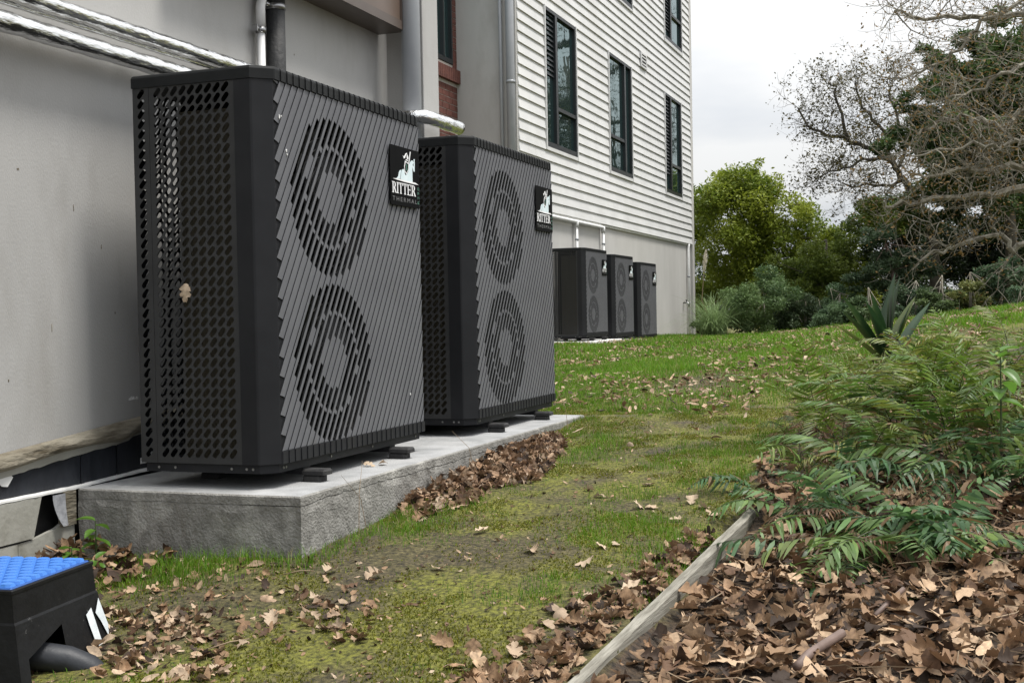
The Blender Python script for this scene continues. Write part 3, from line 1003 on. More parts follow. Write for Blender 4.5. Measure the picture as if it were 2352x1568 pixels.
def make_badge(parent):
    plate = MB()
    pl = [(BX0 + .006, BZ0), (BX1 - .006, BZ0), (BX1, BZ0 + .006), (BX1, BZ1 - .006), (BX1 - .006, BZ1), (BX0 + .006, BZ1), (BX0, BZ1 - .006), (BX0, BZ0 + .006)]
    plate.prism(pl, -0.012, -0.0085)
    bd = plate.build('badge', M['badge'], parent)
    e = MB()
    badge_poly(e, [(345, 808), (378, 775), (392, 700), (412, 655), (440, 648), (412, 822)])
    badge_poly(e, [(424, 826), (440, 700), (455, 648), (482, 630), (500, 660), (512, 730), (528, 765), (548, 740), (575, 705), (592, 640), (592, 580), (606, 525), (640, 475), (672, 472), (688, 520), (672, 545), (662, 590), (668, 905)])
    badge_poly(e, [(672, 560), (690, 600), (690, 445), (711, 448), (711, 692), (690, 690), (664, 600)])
    e.build('emblem_horse', M['ice_ink'], bd)
    e = MB()
    badge_poly(e, [(270, 803), (345, 810), (480, 846), (670, 896), (722, 908), (788, 955), (700, 938), (500, 885), (340, 832)], -0.0136)
    badge_poly(e, [(614, 298), (629, 300), (601, 512), (583, 520)])
    badge_poly(e, [(468, 362), (480, 378), (500, 380), (530, 326), (550, 318), (558, 345), (538, 350), (512, 420), (490, 428), (482, 395)])
    badge_poly(e, [(548, 362), (562, 352), (582, 410), (580, 440), (560, 450), (548, 410)])
    badge_poly(e, [(538, 440), (560, 455), (576, 478), (560, 480), (528, 458)])
    badge_poly(e, [(514, 468), (592, 530), (586, 645), (542, 738), (506, 685), (498, 580)], -0.0138)
    e.build('emblem_knight', M['white_ink'], bd)
    e = MB()
    badge_poly(e, [(524, 498), (580, 542), (575, 640), (541, 708), (514, 668), (508, 585)], -0.0142)
    e.build('emblem_shield', M['badge'], bd)
    e = MB()
    for q in ([(532, 535), (540, 535), (538, 665), (530, 665)], [(540, 545), (556, 560), (556, 580), (541, 600), (541, 590), (548, 575), (541, 560)], [(540, 605), (556, 620), (556, 645), (540, 660), (540, 648), (548, 635), (540, 620)]):
        badge_poly(e, q, -0.0146)
    e.build('emblem_mark', M['green_ink'], bd)
    # RITTER in serif capitals
    e = MB()

    def bar(u0, u1, v0, v1):
        a, b = bpt(u0, v1), bpt(u1, v0)
        e.prism([(a[0], a[1]), (b[0], a[1]), (b[0], b[1]), (a[0], b[1])], -0.0132, -0.0115)

    def quadp(p):
        pl_ = [bpt(*q) for q in p]
        ar = sum(pl_[i - 1][0] * pl_[i][1] - pl_[i][0] * pl_[i - 1][1] for i in range(len(pl_)))
        e.prism(pl_ if ar > 0 else pl_[::-1], -0.0132, -0.0115)
    T0, T1 = 0.612, 0.797
    th = 0.012

    def letter(ch, u0, wd):
        sw = 0.029
        if ch in 'RE':
            sx = u0 + 0.018
        else:
            sx = u0 + wd / 2 - sw / 2
        bar(sx, sx + sw, T0 + th, T1 - th)
        bar(sx - 0.018, sx + sw + 0.018, T1 - th + .0002, T1)
        if ch in 'IR': bar(sx - 0.018, sx + sw + (0.018 if ch == 'I' else 0.03), T0, T0 + th - .0002)
        if ch == 'T':
            bar(u0, u0 + wd, T0, T0 + th - .0002)
            bar(u0, u0 + 0.012, T0 + th, T0 + 0.045); bar(u0 + wd - 0.012, u0 + wd, T0 + th, T0 + 0.045)
        if ch == 'E':
            bar(sx - .018, u0 + wd, T0, T0 + th - .0002); bar(sx + sw + .0185, u0 + wd, T1 - th, T1)
            bar(u0 + wd - 0.012, u0 + wd, T0 + th, T0 + 0.045); bar(u0 + wd - 0.012, u0 + wd, T1 - 0.05, T1 - th - .0003)
            bar(sx + sw + .0003, u0 + wd * 0.72, 0.696, 0.708); bar(u0 + wd * 0.72, u0 + wd * 0.80, 0.680, 0.724)
        if ch == 'R':
            xc, vc = sx + sw + 0.028, T0 + 0.047
            pv = []
            for i in range(9):
                an_ = -math.pi / 2 + math.pi * i / 8
                pv.append((math.cos(an_), math.sin(an_)))
            for i in range(8):
                (c0, s0), (c1, s1) = pv[i], pv[i + 1]
                quadp([(xc + 0.050 * c0, vc + 0.047 * s0), (xc + 0.050 * c1, vc + 0.047 * s1), (xc + 0.016 * c1, vc + 0.035 * s1), (xc + 0.016 * c0, vc + 0.035 * s0)])
            quadp([(sx + sw + 0.008, T0 + 0.095), (sx + sw + 0.044, T0 + 0.085), (u0 + wd + 0.004, T1), (u0 + wd - 0.034, T1)])
    for ch, u0, wd in (('R', 0.048, 0.145), ('I', 0.195, 0.075), ('T', 0.272, 0.135), ('T', 0.415, 0.135), ('E', 0.560, 0.135), ('R', 0.705, 0.150)):
        letter(ch, u0, wd)
    e.build('lettering', M['white_ink'], bd)
    vs, fs = text_mesh('THERMAL', 0.030, 1.45)
    wd = max(v_[0] for v_ in vs)
    x0_, z0_ = bpt(0.06, 0.925)
    k = (0.84 * (BX1 - BX0)) / wd
    MB().add([(x0_ + v_[0] * k, -0.0126, z0_ + v_[1]) for v_ in vs], fs).build('lettering', M['grey_ink'], bd)
    vs, fs = text_mesh('R290', 0.032, 1.3)
    wd = max(v_[0] for v_ in vs)
    x0_, z0_ = bpt(0.985, 0.93)
    k = 0.30 * (BZ1 - BZ0) / wd
    MB().add([(x0_ - v_[1], -0.0126, z0_ + v_[0] * k) for v_ in vs], fs).build('lettering', M['green_ink'], bd)
    return bd


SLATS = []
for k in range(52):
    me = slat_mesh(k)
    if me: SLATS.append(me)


def make_unit():
    u = empty('heat_pump', (0, 0, 0))
    p = u
    # base tray, feet
    def cham(o_, c):
        return [(o_, D_ - o_), (o_, c), (c, o_), (W_ - 0.02 - o_, o_), (W_ - o_, 0.02 + o_), (W_ - o_, D_ - o_)]
    MB().prismz(cham(0.014, C_ + .006), -0.036, -0.001).build('base_tray', M['charcoal'], p)
    bolt = MB().tube([(0, 0, 0), (0, -0.003, 0)], 0.0055, 8).mesh('bolt'); bolt.materials.append(M['steel'])
    for y in (0.55, 0.47, 0.20, 0.13, 0.10):
        o = link('bolt', bolt, None, p); o.location = (0.0135, y, -0.018); o.rotation_euler = (0, 0, -math.pi / 2)
    for x in (0.10, 0.12, 0.50, 0.90, 1.38):
        o = link('bolt', bolt, None, p); o.location = (x, 0.0135, -0.018)
    for fx in (0.30, 1.13):
        r_ = MB().box(fx - 0.028, fx + 0.028, 0.02, D_ - 0.05, -0.068, -0.037).build('foot_rail', M['charcoal'], p)
        MB().bbox(fx - 0.036, fx + 0.036, -0.085, 0.03, -0.070, -0.046, 0.008).build('rail_end', M['rubber'], r_)
        for y in (-0.06, 0.44):
            MB().bbox(fx - 0.036, fx + 0.036, y, y + 0.085, -0.1005, -0.0705, 0.008).build('foot', M['rubber'], r_)
    # lid: chamfered plan, sawtooth front edge, rolled top
    ft = []
    k = 0
    x = 0.068
    while x < W_ - 0.03:
        ft += [(x, -0.0075), (min(x + 0.0455, W_ - .02), -0.0035), (min(x + 0.0458, W_ - .02), -0.0022), (min(x + 0.0498, W_ - .02), -0.0022)]
        x += 0.05
    plan = [(-0.004, D_ + 0.004), (-0.004, C_), (C_ - 0.004, -0.004)] + ft + [(W_, 0.004), (W_ + 0.002, 0.02), (W_ + 0.002, D_ + 0.004)]
    n = len(plan)

    def inset(q, d):
        cx, cy = W_ / 2, D_ / 2
        return (q[0] + (cx - q[0]) * d / (W_ / 2), q[1] + (cy - q[1]) * d / (D_ / 2))
    lv = [(LIDZ, 0.0), (1.585, 0.0), (1.593, 0.003), (1.597, 0.008), (1.599, 0.016)]
    V_ = []
    for z, d in lv:
        V_ += [(*inset(q, d), z) for q in plan]
    F_ = [(i + j * n, (i + 1) % n + j * n, (i + 1) % n + (j + 1) * n, i + (j + 1) * n) for j in range(len(lv) - 1) for i in range(n)]
    F_ = [f[::-1] for f in F_]
    F_.append(tuple(range((len(lv) - 1) * n, len(lv) * n))[::-1]); F_.append(tuple(range(n)))
    MB().add(V_, F_).build('lid', M['lid'], p)
    # skirt under the slats
    sk = []
    x = 0.066
    while x < W_ - 0.03:
        sk += [(x, -0.0080), (x + 0.0455, -0.0045), (x + 0.0458, -0.0030), (x + 0.0498, -0.0030)]
        x += 0.05
    plan = [(C_ - 0.003, 0.004)] + sk + [(W_, 0.004)]
    V_ = [(a, b, 0.0) for a, b in plan] + [(a, b, 0.050) for a, b in plan]
    n = len(plan)
    MB().add(V_, [(i, (i + 1) % n, n + (i + 1) % n, n + i) for i in range(n)] + [tuple(range(n, 2 * n))]).build('front_skirt', M['charcoal'], p)
    # corner panel: strip of the side, chamfer, strip of the front behind the slat ends
    cpn = [(0.0, 0.1428), (0.0, C_ + .004), (0.004, C_ - 0.004), (C_ - 0.004, 0.002), (C_, 0.0), (C_ + 0.0012, 0.0066), (0.16, 0.0066), (0.16, 0.012), (0.012, 0.1428)]
    MB().prismz(cpn[::1], 0.001, LIDZ - 0.001).build('corner_panel', M['charcoal'], p)
    # backing sheet behind the slats with round fan openings (square frame built from four strips per fan)
    mb_ = MB()
    n = 40
    V_, F_ = [], []
    for fz in FZ:
        b_ = len(V_)
        zc0 = 0.001 if fz < 0.7 else 0.7487
        zc1 = 0.7485 if fz < 0.7 else LIDZ - 0.001
        for i in range(n):
            an_ = 2 * math.pi * i / n
            cx, sz = math.cos(an_), math.sin(an_)
            V_.append((FX + (FR + .004) * cx, 0.0085, fz + (FR + .004) * sz))
            s_ = min(((FX - 0.14) if cx < 0 else (0.93 - FX)) / max(abs(cx), 1e-6), ((fz - zc0) if sz < 0 else (zc1 - fz)) / max(abs(sz), 1e-6))
            V_.append((FX + cx * s_, 0.0085, fz + sz * s_))
            V_.append((FX + (FR + .004) * cx, 0.07, fz + (FR + .004) * sz))
        for i in range(n):
            j = (i + 1) % n
            F_.append((b_ + 3 * i, b_ + 3 * i + 1, b_ + 3 * j + 1, b_ + 3 * j))
            F_.append((b_ + 3 * i, b_ + 3 * j, b_ + 3 * j + 2, b_ + 3 * i + 2))
    V_ += [(0.93, 0.0085, 0.001), (W_ - .004, 0.0085, 0.001), (W_ - .004, 0.0085, LIDZ - .001), (0.93, 0.0085, LIDZ - .001)]
    b_ = len(V_) - 4
    F_.append((b_, b_ + 1, b_ + 2, b_ + 3))
    mb_.add(V_, F_)
    mb_.build('slat_backing', M['charcoal'], p)
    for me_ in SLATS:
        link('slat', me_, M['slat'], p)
    # perforated side panel and rear side strip
    zs = [1.52 - 0.041 * i for i in range(37)]
    V_, F_ = obround_cells([0.184 + 0.0405 * i for i in range(9)], zs, 0.0405, 0.041)
    mb_ = MB().add([(0.0015 + 0.0025 * q[1], q[0], q[2]) for q in V_], F_)
    ya, yb, za, zb = 0.184 - 0.02025, 0.184 + 8.5 * 0.0405, zs[-1] - 0.0205, zs[0] + 0.0205
    for (a, b, c, d) in ((0.1435, ya, 0.001, LIDZ - .001), (yb, 0.5485, 0.001, LIDZ - .001), (ya, yb, 0.001, za), (ya, yb, zb, LIDZ - .001)):
        mb_.add([(0.0015, a, c), (0.0015, a, d), (0.0015, b, d), (0.0015, b, c)], [(0, 1, 2, 3)])
    mb_.add([(0.0015, 0.1435, 0.001), (0.0015, 0.1435, LIDZ - .001), (0.02, 0.1435, LIDZ - .001), (0.02, 0.1435, 0.001)], [(0, 1, 2, 3)])
    mb_.build('side_grille', M['grille'], p)
    V_, F_ = obround_cells([0.587], zs, 0.0405, 0.041)
    mb_ = MB().add([(0.0 + 0.0025 * q[1], q[0], q[2]) for q in V_], F_)
    ya, yb = 0.587 - 0.02025, 0.587 + 0.02025
    for (a, b, c, d) in ((0.5495, ya, 0.001, LIDZ - .001), (yb, D_, 0.001, LIDZ - .001), (ya, yb, 0.001, za), (ya, yb, zb, LIDZ - .001)):
        mb_.add([(0.0, a, c), (0.0, a, d), (0.0, b, d), (0.0, b, c)], [(0, 1, 2, 3)])
    mb_.add([(0.0, 0.5495, 0.001), (0.0, 0.5495, LIDZ - .001), (0.025, 0.5495, LIDZ - .001), (0.025, 0.5495, 0.001)], [(0, 1, 2, 3)])
    mb_.build('side_strip', M['grille'], p)
    # rear grille near the corner, lets daylight through
    V_, F_ = obround_cells([0.075 + 0.0405 * i for i in range(7)], zs, 0.0405, 0.041, flip=-1)
    mb_ = MB().add([(q[0], D_ - 0.0025 * q[1], q[2]) for q in V_], F_)
    xa, xb = 0.075 - 0.02025, 0.075 + 6.5 * 0.0405
    for (a, b, c, d) in ((0.0, xa, 0.001, LIDZ - .001), (xa, xb, 0.001, za), (xa, xb, zb, LIDZ - .001), (xb, W_, 0.001, LIDZ - .001)):
        mb_.add([(a, D_, c), (a, D_, d), (b, D_, d), (b, D_, c)], [(0, 1, 2, 3)])
    mb_.build('rear_grille', M['charcoal'], p)
    MB().add([(W_ - .002, 0.012, 0.001), (W_ - .002, D_, 0.001), (W_ - .002, D_, LIDZ - .001), (W_ - .002, 0.012, LIDZ - .001)], [(0, 1, 2, 3)]).build('end_panel', M['charcoal'], p)
    # coil and inner housing
    mb_ = MB()
    mb_.box(0.085, 0.115, 0.10, 0.470, 0.01, 1.45)
    mb_.box(0.33, W_ - 0.05, 0.46, 0.50, 0.01, 1.45)
    mb_.build('coil', M['coil'], p)
    MB().box(0.10, W_ - 0.03, 0.30, 0.31, 0.002, LIDZ - .003).box(0.10, W_ - .03, 0.012, 0.30, 0.7435, 0.7535).build('inner_housing', M['black'], p)
    for fz in FZ:
        f_ = MB().tube([(FX, 0.05, fz), (FX, 0.11, fz)], 0.10, 20)
        for q in range(5):
            a0 = q * 2 * math.pi / 5 + 0.3
            V_ = []
            for i in range(5):
                rr = 0.09 + 0.052 * i
                for j in range(4):
                    an_ = a0 + 0.10 * i + (j - 1.5) * (0.26 - 0.01 * i)
                    V_.append((FX + rr * math.cos(an_), 0.065 + 0.022 * j, fz + rr * math.sin(an_)))
            f_.add(V_, [(i * 4 + j, (i + 1) * 4 + j, (i + 1) * 4 + j + 1, i * 4 + j + 1) for i in range(4) for j in range(3)])
        fo = f_.build('fan', M['fan'], p)
        gd = MB()
        for rr in (0.10, 0.14, 0.18, 0.217, 0.26, 0.30, 0.335):
            gd.tube([(FX + rr * math.cos(2 * math.pi * i / 36), 0.030, fz + rr * math.sin(2 * math.pi * i / 36)) for i in range(37)], 0.0018, 4, cap=False)
        gd.build('fan_guard', M['rubber'], fo)
    make_badge(p)
    return u


LABS = ['nearest charcoal heat pump on the slab, a dead leaf caught on its side grille',
        'second charcoal heat pump on the slab, partly behind the nearest one',
        'nearest of the three far heat pumps, its perforated side in view',
        'middle one of the three small looking heat pumps along the far wall',
        'farthest heat pump, last in the row towards the building corner']
UPOS = [(0, 0, 0), (2.1475, 0, 0), (17.08, 3.82, 0.181), (19.08, 3.82, 0.138), (21.12, 3.82, 0.055)]
proto = make_unit()
for i, (q, lab) in enumerate(zip(UPOS, LABS)):
    o = proto if i == 0 else copy_tree(proto)
    o.location = q
    tag(o, lab, 'heat pump', 'heat pumps')

# pale flecks on the front of the nearest unit, small marks on the wall
for (x, z, w_) in ((0.105, 1.40, .012), (0.12, 1.405, .006), (0.155, 1.27, .010), (0.16, 1.255, .007), (1.30, 0.20, .009)):
    pl = [(x + w_ * .5 * math.cos(a) * random.uniform(.5, 1), z + w_ * .7 * math.sin(a) * random.uniform(.6, 1.3)) for a in (0, 1, 2, 3, 4.1, 5.2)]
    MB().prism(pl, -0.0035, -0.0005).build('fleck', M['white_strip'], proto)
for (x, z, w_, h_) in ((-0.37, 1.19, .010, .008), (-0.05, 1.05, .003, .03), (0.12, 0.9, .003, .02), (-0.2, 0.55, .003, .035), (0.2, 0.62, .004, .012), (-0.45, .36, .005, .012), (2.1, 1.9, .004, .01), (1.8, 2.05, .004, .012)):
    npart(MB().prism([(x, z), (x + w_, z + .1 * h_), (x + w_ * .8, z + h_), (x - .2 * w_, z + .8 * h_)], 0.8985, 0.9005), 'wall_mark', M['trim'])

# ------------------------------------------------------------------ drainage pit with blue lid
pit = empty('drain_pit', (-1.092, 0.0, -0.45), R(8))
tag(pit, 'black plastic drainage pit with blue tread lid beside the slab', 'drain pit')
PWX, PWY, PZT = 0.415, 0.62, 0.285
mb = MB()


def pitq(x, y, f):      # flare outwards towards the ground
    return (-PWX / 2 + (x + PWX / 2) * (1 + f), (PWY / 2 + (y - PWY / 2) * (1 + f)))


lv = [(-0.06, 0.17), (0.02, 0.14), (0.185, 0.038), (0.192, 0.026), (PZT - 0.006, 0.0)]
cor = [(-PWX, 0), (0, 0), (0, PWY), (-PWX, PWY)]
# side towards the lawn has a cut-out for the pipe
for j in range(len(lv) - 1):
    for i in range(4):
        a, b = cor[i], cor[(i + 1) % 4]
        for s0, s1 in ((0, .10), (.10, .50), (.50, 1)):
            if i == 0 and j < 2 and s0 == .10:
                if j == 0: continue
                # raise the lower edge: slanting lintel
                za, zb_, fa, fb = 0.118, lv[2][0], 0.10, lv[2][1]
                p0 = (a[0] + (b[0] - a[0]) * s0, 0); p1 = (a[0] + (b[0] - a[0]) * s1, 0)
                fq = lambda z_: np.interp(z_, [.02, .185], [.14, .038])
                f0, f1 = fq(za - .035), fq(za + .02)
                mb.add([(*pitq(*p0, f0), za - .035), (*pitq(*p1, f1), za + .02), (*pitq(*p1, fb), zb_), (*pitq(*p0, fb), zb_)], [(0, 1, 2, 3)])
                mb.add([(*pitq(*p0, f0), za - .035), (*pitq(*p1, f1), za + .02), (pitq(*p1, f1)[0], pitq(*p1, f1)[1] + .02, za + .02), (pitq(*p0, f0)[0], pitq(*p0, f0)[1] + .02, za - .035)], [(0, 3, 2, 1)])
                continue
            p0 = (a[0] + (b[0] - a[0]) * s0, a[1] + (b[1] - a[1]) * s0); p1 = (a[0] + (b[0] - a[0]) * s1, a[1] + (b[1] - a[1]) * s1)
            mb.add([(*pitq(*p0, lv[j][1]), lv[j][0]), (*pitq(*p1, lv[j][1]), lv[j][0]), (*pitq(*p1, lv[j + 1][1]), lv[j + 1][0]), (*pitq(*p0, lv[j + 1][1]), lv[j + 1][0])], [(0, 1, 2, 3)])
mb.build('pit_body', M['pit'], pit)
MB().bbox(-PWX - .004, 0.004, -0.004, PWY + .004, PZT - 0.012, PZT - 0.001, 0.003).build('rim', M['pit'], pit)
ld = MB().bbox(-PWX + .006, -0.006, 0.006, PWY - .006, PZT - 0.004, PZT + 0.003, 0.003).build('lid', M['blue_dark'], pit)
tread = MB().add([(-.012, -.020, 0), (.012, -.020, 0), (.018, -.006, 0), (.018, .012, 0), (.006, .020, 0), (-.006, .020, 0), (-.018, .012, 0), (-.018, -.006, 0),
                  (-.010, -.017, .006), (.010, -.017, .006), (.015, -.005, .006), (.015, .010, .006), (.005, .017, .006), (-.005, .017, .006), (-.015, .010, .006), (-.015, -.005, .006)],
                 [(i, (i + 1) % 8, 8 + (i + 1) % 8, 8 + i) for i in range(8)] + [tuple(range(8, 16))]).mesh('tread_block')
tread.materials.append(M['blue'])
for i in range(10):
    for j in range(13):
        o = link('tread_block', tread, None, ld)
        x_, y_ = -PWX + 0.03 + 0.039 * i, 0.035 + 0.046 * j + 0.023 * (i % 2)
        if y_ > PWY - 0.025: y_ -= 0.046 * 13
        if y_ < 0.02: y_ = 0.032
        o.location = (x_, y_, PZT + 0.003)
        o.scale = (.98, .98, 1.5)
# painted tape remains on the lawn side
for pl in ([(-.075, .02), (-.048, .02), (-.060, .15), (-.092, .135), (-.088, .10)], [(-.012, .045), (.0, .08), (-.012, .17), (-.045, .13), (-.03, .10)], [(-.02, -.01), (.01, .0), (.0, .03), (-.02, .02)]):
    q = MB()
    vv = []
    for x, z in pl:
        f = np.interp(z, [-.06, .02, .185, .19], [.17, .15, .045, 0.0])
        px, py = pitq(x, 0, f)
        vv.append((px, py - 0.0025, z))
    q.add(vv, [tuple(range(len(vv)))])
    q.build('paint_mark', M['paint_mark'], pit)
pipe('drain_elbow', [(-1.40, 0.10, -0.385), (-1.355, -0.02, -0.395), (-1.315, -0.085, -0.412), (-1.285, -0.13, -0.440), (-1.262, -0.175, -0.490), (-1.25, -0.20, -0.54)], 0.042, M['pit_pipe'], 'dark grey pipe elbow coming out of the drainage pit', n=18)

# ------------------------------------------------------------------ timber edging
te = Vector((-2.1, -1.515, -0.62)); ta = Vector((0.975, -1.715, 0))
ln = (Vector((ta.x, ta.y, 0)) - Vector((te.x, te.y, 0))).length
V_, F_ = [], []
nt_ = 60
for i in range(nt_ + 1):
    s = ln * i / nt_
    x = te.x + (ta.x - te.x) * i / nt_
    zt = np.interp(x, [-2.1, -1.11, 0.95, 1.2], [-0.452, -0.398, -0.262, -0.25]) + 0.62 + 0.003 * (float(vnoise(s, 0, .12, 2)) - .5)
    w = 0.0015 * (float(vnoise(s, 4, .06, 2)) - .5)
    bev = 0.005 + 0.003 * float(vnoise(s, 8, .05, 2))
    V_ += [(s, -0.037 + w, 0), (s, -0.037 + w, zt - bev), (s, -0.037 + bev + w, zt), (s, -bev, zt + .001), (s, 0, zt - bev), (s, 0, 0)]
for i in range(nt_):
    for k in range(6):
        a = 6 * i
        F_.append((a + k, a + (k + 1) % 6, a + 6 + (k + 1) % 6, a + 6 + k))
F_.append(tuple(range(6))); F_.append(tuple(6 * nt_ + k for k in range(5, -1, -1)))
o = MB().add(V_, F_).build('timber_edging', M['timber'])
o.location = te
o.rotation_euler = (0, 0, math.atan2(ta.y - te.y, ta.x - te.x))
tag(o, 'weathered grey timber edging board between lawn and leaf bed', 'edging')


# ------------------------------------------------------------------ grass
def cam_dist(X, Y):
    return (X - CAM[0]) * FW[0] + (Y - CAM[1]) * FW[1]


def in_slab(X, Y):
    return (X > -0.13) & (X < 3.67) & (Y > -0.20)


def lawn_density(X, Y):
    d = vnoise(X, Y, 0.42, 21) * 0.6 + vnoise(X, Y, 0.15, 22) * 0.4
    near_ = smst((d - 0.47) / 0.12)
    path_ = np.exp(-((Y + 0.80) / 0.36) ** 2) * (1 - smst((X - 3.2) / 1.5))
    dens = near_ * (1 - 0.93 * path_)
    # lush tufts: along the slab front, slab corner, by the timber
    tuft = np.exp(-(((X - 2.6) / 0.8) ** 2 + ((Y + 0.62) / 0.20) ** 2)) + np.exp(-(((X + 0.10) / 0.26) ** 2 + ((Y + 0.26) / 0.12) ** 2)) \
        + 0.9 * np.exp(-(((X + 0.27) / 0.10) ** 2 + ((Y - 0.25) / 0.5) ** 2)) + 0.85 * np.exp(-(((X - 0.3) / 0.7) ** 2 + ((Y + 1.48) / 0.16) ** 2)) \
        + np.exp(-(((X - 1.9) / 0.9) ** 2 + ((Y + 1.42) / 0.20) ** 2)) + 0.8 * np.exp(-(((X - 0.55) / 0.4) ** 2 + ((Y + 0.42) / 0.14) ** 2))
    dens = np.maximum(dens * 0.8, np.clip(tuft, 0, 1) * (0.35 + 0.65 * near_))
    dens = dens * (0.25 + 0.75 * smst((X + 1.0) / 0.9)) * (1 - 0.75 * soil(X, Y) * (X < 4))
    edge_ = np.exp(-(((X + 0.22) / 0.085) ** 2)) * ((Y > -0.25) & (Y < 0.62)) + np.exp(-(((Y + 0.27) / 0.07) ** 2)) * ((X > -.3) & (X < .75))
    edge_ = np.maximum(edge_, np.exp(-(((X + 0.42) / 0.16) ** 2 + ((Y - 0.12) / 0.20) ** 2)))
    dens = np.maximum(dens, np.clip(edge_, 0, 1) * (0.5 + .5 * near_))
    far_ = smst((X - 3.4) / 1.6)
    bare_ = np.exp(-(((X - 5.6) / 0.9) ** 2 + ((Y + 0.55) / 0.5) ** 2))
    farn = 0.25 + 0.75 * smst((vnoise(X, Y, 1.4, 23) - 0.22) / 0.3)
    dens = dens * (1 - far_) + far_ * farn * (1 - 0.85 * bare_)
    dens = dens * (1 - 0.9 * ((X > 15.8) & (X < 23.2) & (Y > 3.0)))
    dens = dens * (1 - bed(X, Y)) * (~in_slab(X, Y)) * (Y < 4.75 - 0 * X) * (1 - ((X < 16.2) & (Y > 3.9)) * 0)
    return np.clip(dens, 0, 1)


def blades(n, xr, yr, hmin, hmax, wd, seed):
    rg = np.random.default_rng(seed)
    X = rg.uniform(*xr, n); Y = rg.uniform(*yr, n)
    dn = lawn_density(X, Y)
    # only what the view can reach
    dd = np.stack([X - CAM[0], Y - CAM[1]], 1)
    dep = dd @ FW[:2]; lat = dd @ RT[:2]
    keep = (rg.uniform(0, 1, n) < dn) & (dep > 1.5) & (np.abs(lat / np.maximum(dep, .1)) < 0.55)
    X, Y, dn = X[keep], Y[keep], dn[keep]
    n = len(X)
    Z = gz(X, Y) - 0.004
    h = rg.uniform(hmin, hmax, n) * (1 + 0.9 * np.exp(-(((X + 0.25) / 0.25) ** 2 + ((Y + 0.0) / 0.4) ** 2))) * (0.55 + 0.6 * dn) * rg.uniform(0.6, 1.15, n)
    az = rg.uniform(0, 2 * np.pi, n); az2 = rg.uniform(0, 2 * np.pi, n)
    lean = rg.uniform(0.15, 0.95, n)
    b = np.stack([X, Y, Z], 1)
    s = np.stack([np.cos(az), np.sin(az), 0 * az], 1) * (wd * rg.uniform(.6, 1.2, n))[:, None]
    ld_ = np.stack([np.cos(az2), np.sin(az2), 0 * az2], 1)
    mid = b + np.array([0, 0, 1]) * (h * 0.6)[:, None] + ld_ * (h * lean * 0.25)[:, None]
    tip = b + np.array([0, 0, 1]) * (h * (1 - 0.25 * lean))[:, None] + ld_ * (h * lean * 0.85)[:, None]
    V = np.stack([b - s, b + s, mid + s * .7, mid - s * .7, tip], 1).reshape(-1, 3)
    o = (np.arange(n) * 5)[:, None]
    F = np.concatenate([o + [0, 1, 2], o + [0, 2, 3], o + [3, 2, 4]], 0)
    t_ = rg.uniform(0, 1, n)[:, None]
    pn = vnoise(X, Y, 0.5, 40)[:, None]
    c = (1 - t_) * np.array([0.055, 0.165, 0.008]) + t_ * np.array([0.165, 0.285, 0.020])
    c = c * (0.75 + 0.5 * pn)
    dry = rg.uniform(0, 1, n) < 0.10
    c[dry] = np.array([0.30, 0.25, 0.12])
    return V, F, np.repeat(c, 5, 0)


def stack(parts):
    Vs, Fs, Cs, b = [], [], [], 0
    for V, F, c in parts:
        Vs.append(V); Fs.append(F + b); Cs.append(c); b += len(V)
    return np.concatenate(Vs), np.concatenate(Fs), np.concatenate(Cs)


V, F, c = stack([blades(230000, (-1.5, 4.2), (-1.75, 1.0), 0.016, 0.062, 0.0013, 1),
                 blades(130000, (3.8, 9.5), (-4.0, 3.0), 0.035, 0.085, 0.0024, 2),
                 blades(170000, (9, 33), (-9.0, 4.7), 0.06, 0.12, 0.007, 3)])
o = bulk('grass', V, F, M['grass'], c)
tag(o, 'short green lawn grass growing in patches over mossy soil', 'grass', kind='stuff')
# moss: tiny low sprigs over the bare path
rg = np.random.default_rng(77)
n = 150000
X = rg.uniform(-1.7, 4.5, n); Y = rg.uniform(-1.7, 0.6, n)
ms_ = smst((vnoise(X, Y, 0.28, 31) * .55 + vnoise(X, Y, 0.09, 32) * .45 - 0.40) / 0.16) * (1 - soil(X, Y))
keep = (rg.uniform(0, 1, n) < ms_) & (bed(X, Y) < .5) & ~in_slab(X, Y)
X, Y = X[keep], Y[keep]; n = len(X)
b = np.stack([X, Y, gz(X, Y)], 1)
az = rg.uniform(0, 2 * np.pi, n); hh = rg.uniform(.004, .011, n)
s = np.stack([np.cos(az), np.sin(az), 0 * az], 1) * 0.0035
tip = b + np.stack([rg.uniform(-.006, .006, n), rg.uniform(-.006, .006, n), hh], 1)
V = np.stack([b - s, b + s, tip], 1).reshape(-1, 3)
F = np.arange(3 * n).reshape(-1, 3)
tt = rg.uniform(0, 1, (n, 1))
c = (1 - tt) * np.array([0.075, 0.092, 0.010]) + tt * np.array([0.23, 0.225, 0.028])
o = bulk('moss', V, F, M['grass'], np.repeat(c, 3, 0))
tag(o, 'yellow green moss over the bare soil of the path', 'moss', kind='stuff')


